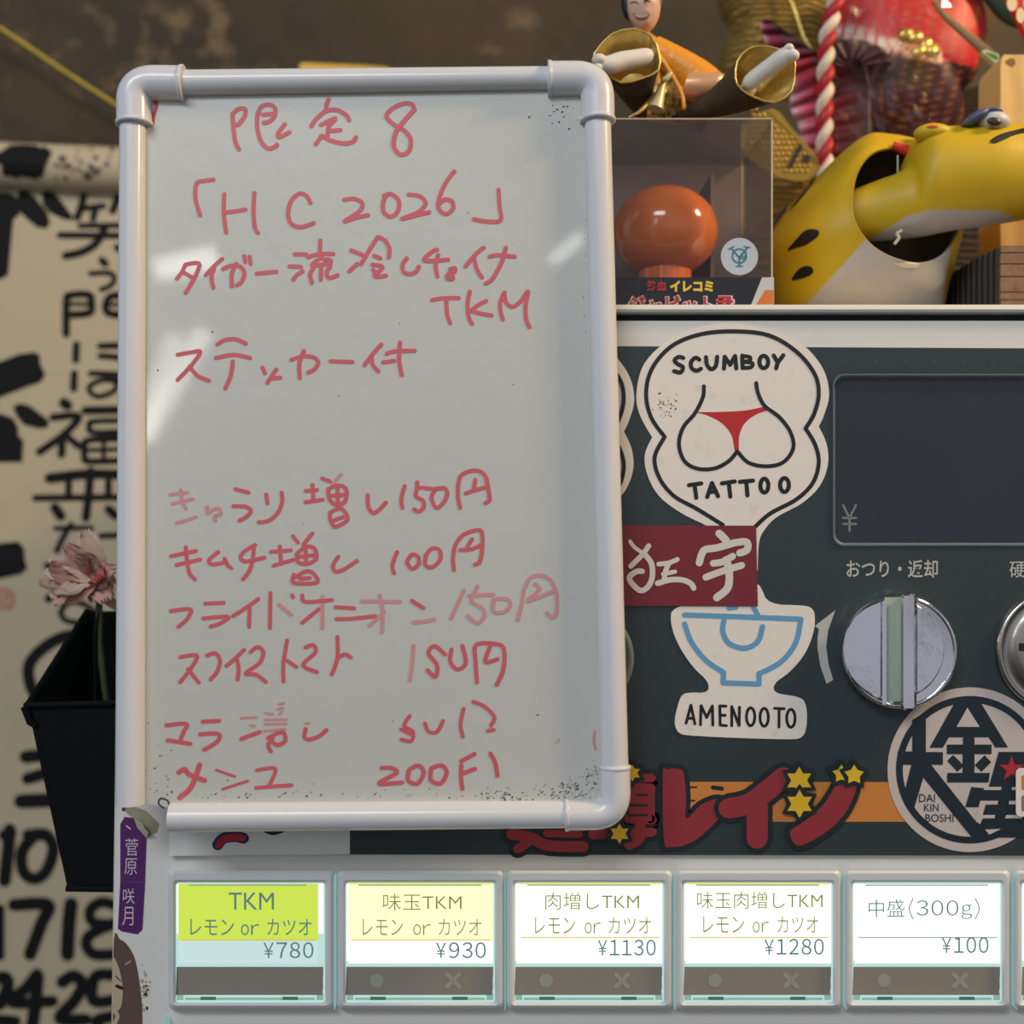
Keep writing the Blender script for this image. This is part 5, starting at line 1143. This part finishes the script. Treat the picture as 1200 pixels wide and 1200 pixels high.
# bamboo handle, leaf, green-tipped stick, dotted ribbon
b = MB(); pts = [P(1045, y, .205) for y in (-60, 100, 250)] + [Vector((P(1045, 250, .205).x, .205, TOP))]
b.tube(pts, .006, 14); b.build('bamboo_handle', M('bamboo_dark', (92, 72, 44), .5), rake)
b = MB(); b.pillow([(1138, -12), (1150, -4), (1172, 22), (1198, 34), (1225, 30), (1215, -40), (1160, -40)], .15, .003); b.build('leaf', M('leaf_dark', (22, 52, 26), .4), rake)
b = MB(); b.tube([P(1095, 2, .13), P(1108, 20, .128), P(1160, 64, .115)], [.0016, .0016, .0026], 10)
b.build('split_stick', M('stick_wood', (150, 118, 76), .5), rake)
b = MB(); slab(b, [(1150, 60), (1156, 58), (1170, 63), (1171.5, 67), (1168, 75), (1160, 68)], .108, .112, 0); b.poly(plane(.108), cat([(1155, 61), (1168, 65), (1168, 70), (1160, 66)], True, 4), .0002, 0, 1); b.build('green_tip', [M('tip_pale', (222, 226, 176), .45), M('tip_green', (96, 150, 34), .45)], rake)
b = MB(); slab(b, [(1177, -10), (1187, 8), (1204, 44), (1216, 44), (1216, -10)], .10, .104, 0)
for x, y, a_, c_ in ((1186, 4, 6, 9), (1196, 18, 5, 9), (1204, 4, 5, 7)): b.poly(plane(.10), circ(x, y, a_, 20, c_), .0003, 0, 1)
b.build('dotted_ribbon', [M('ribbon_red', (206, 44, 34), .4), M('ribbon_dot', (230, 206, 170), .45)], rake)
b = MB(); slab(b, [(1098, 10), (1125, -20), (1172, 22), (1160, 34), (1132, 40)], .17, .18, 0); b.build('wood_slat', M('slat_brown', (96, 68, 42), .6), rake)
b = MB(); b.pillow([(985, 130), (1060, 120), (1150, 100), (1210, 90), (1210, 330), (960, 330)], .215, .012); b.build('straw_backing', M('backing_dark', (46, 34, 24), .8, wave=(80, .6, 5, 'Z')), rake)

# ---------------------------------------------------------------- wooden block, bark-clad box, orange ball ornament
b = MB(); Yw = .082
Mz = Matrix.Translation(P(1164, 66, Yw)) @ Matrix.Rotation(math.radians(0), 4, 'Z')
prf = rrect(0, 0, 1, 1, .06, 4)
hw = .034; dep = .024; zt_ = P(0, 64, Yw).z - TOP
x0w = P(1172.5, 0, Yw).x
fr0 = [Vector((x0w + px_ * hw, Yw, TOP + .0002 + (1 - py_) * (zt_ - .0002))) for px_, py_ in [(q[0], q[1]) for q in rrect(0, 0, 1, 1.0, .055, 5)]]
bk0 = [p + Vector((-.0004, dep, -.0012)) for p in fr0]
b.loft([fr0, bk0], 0, True, True, False)
b.poly(plane(Yw), cat([(1179, 71), (1186, 68), (1190, 72), (1187, 78), (1181, 75)], True, 4), .0002, 0, 1)
tag(b.build('wooden_block', [M('pale_wood', (222, 182, 112), .5, wave=(28, .15, 3, 'X'), var=(22, .35, (198, 152, 86))), M('wood_knot', (128, 92, 56), .6)]), 'pale wooden upright block with a small knot, behind the tiger head at the right', 'wooden block')

Yb, Yb2 = .030, .115
xa, xb = P(1174, 0, Yb).x, P(1290, 0, Yb).x
zt2 = P(0, 287, Yb).z
barkb = empty('bark_box', ((xa + xb) / 2, (Yb + Yb2) / 2, TOP), 'dark ribbed wooden box with a brown bark front, under the tiger head', 'wooden box')
b = MB(); b.box(xa, xb, Yb + .001, Yb2, TOP + .0002, zt2 - .0004); nrib = 13
for i in range(nrib):
    y = Yb + .004 + (Yb2 - Yb - .006) * i / nrib; b.tube([Vector((xa, y, TOP + .0012)), Vector((xa, y, zt2 - .0006))], .0016, 8)
b.build('ribbed_side', M('ribbed_dark', (34, 31, 28), .6, var=(60, .4, (56, 44, 36))), barkb)
b = MB(); R2 = random.Random(8); z = TOP + .0003
while z < zt2 - .001:
    h_ = min(R2.uniform(.003, .0065), zt2 - z); b.box(xa - .0005, xb, Yb - R2.uniform(0, .0006), Yb + .0014, z, z + h_ - .0004); z += h_
b.build('bark_front', M('bark_brown', (132, 100, 74), .75, bump=(200, .8), var=(150, .6, (92, 66, 46))), barkb)

b = MB(); C_ = P(1165, 288, .155); ko = (.155 + .45) / .45 / 3000; rg = []
Ro = (C_.z - TOP); Ro = max(Ro, .02)
for j in range(25):
    t_ = math.pi * j / 24
    rg.append([Vector((C_.x, C_.y, TOP + .02)) + Vector((.0245 * math.sin(t_) * math.cos(a) * (1 - .05 * abs(math.sin(5 * a))), .0245 * math.sin(t_) * math.sin(a) * (1 - .05 * abs(math.sin(5 * a))), .0198 * math.cos(t_))) for a in [2 * math.pi * i / 80 for i in range(80)]])
b.loft(rg, 0, False, False); tag(b.build('ribbed_orange_ball', M('ball_orange', (168, 84, 30), .6, bump=(140, .5))), 'rusty orange ribbed ball peeping out under the tiger head', 'ball ornament')
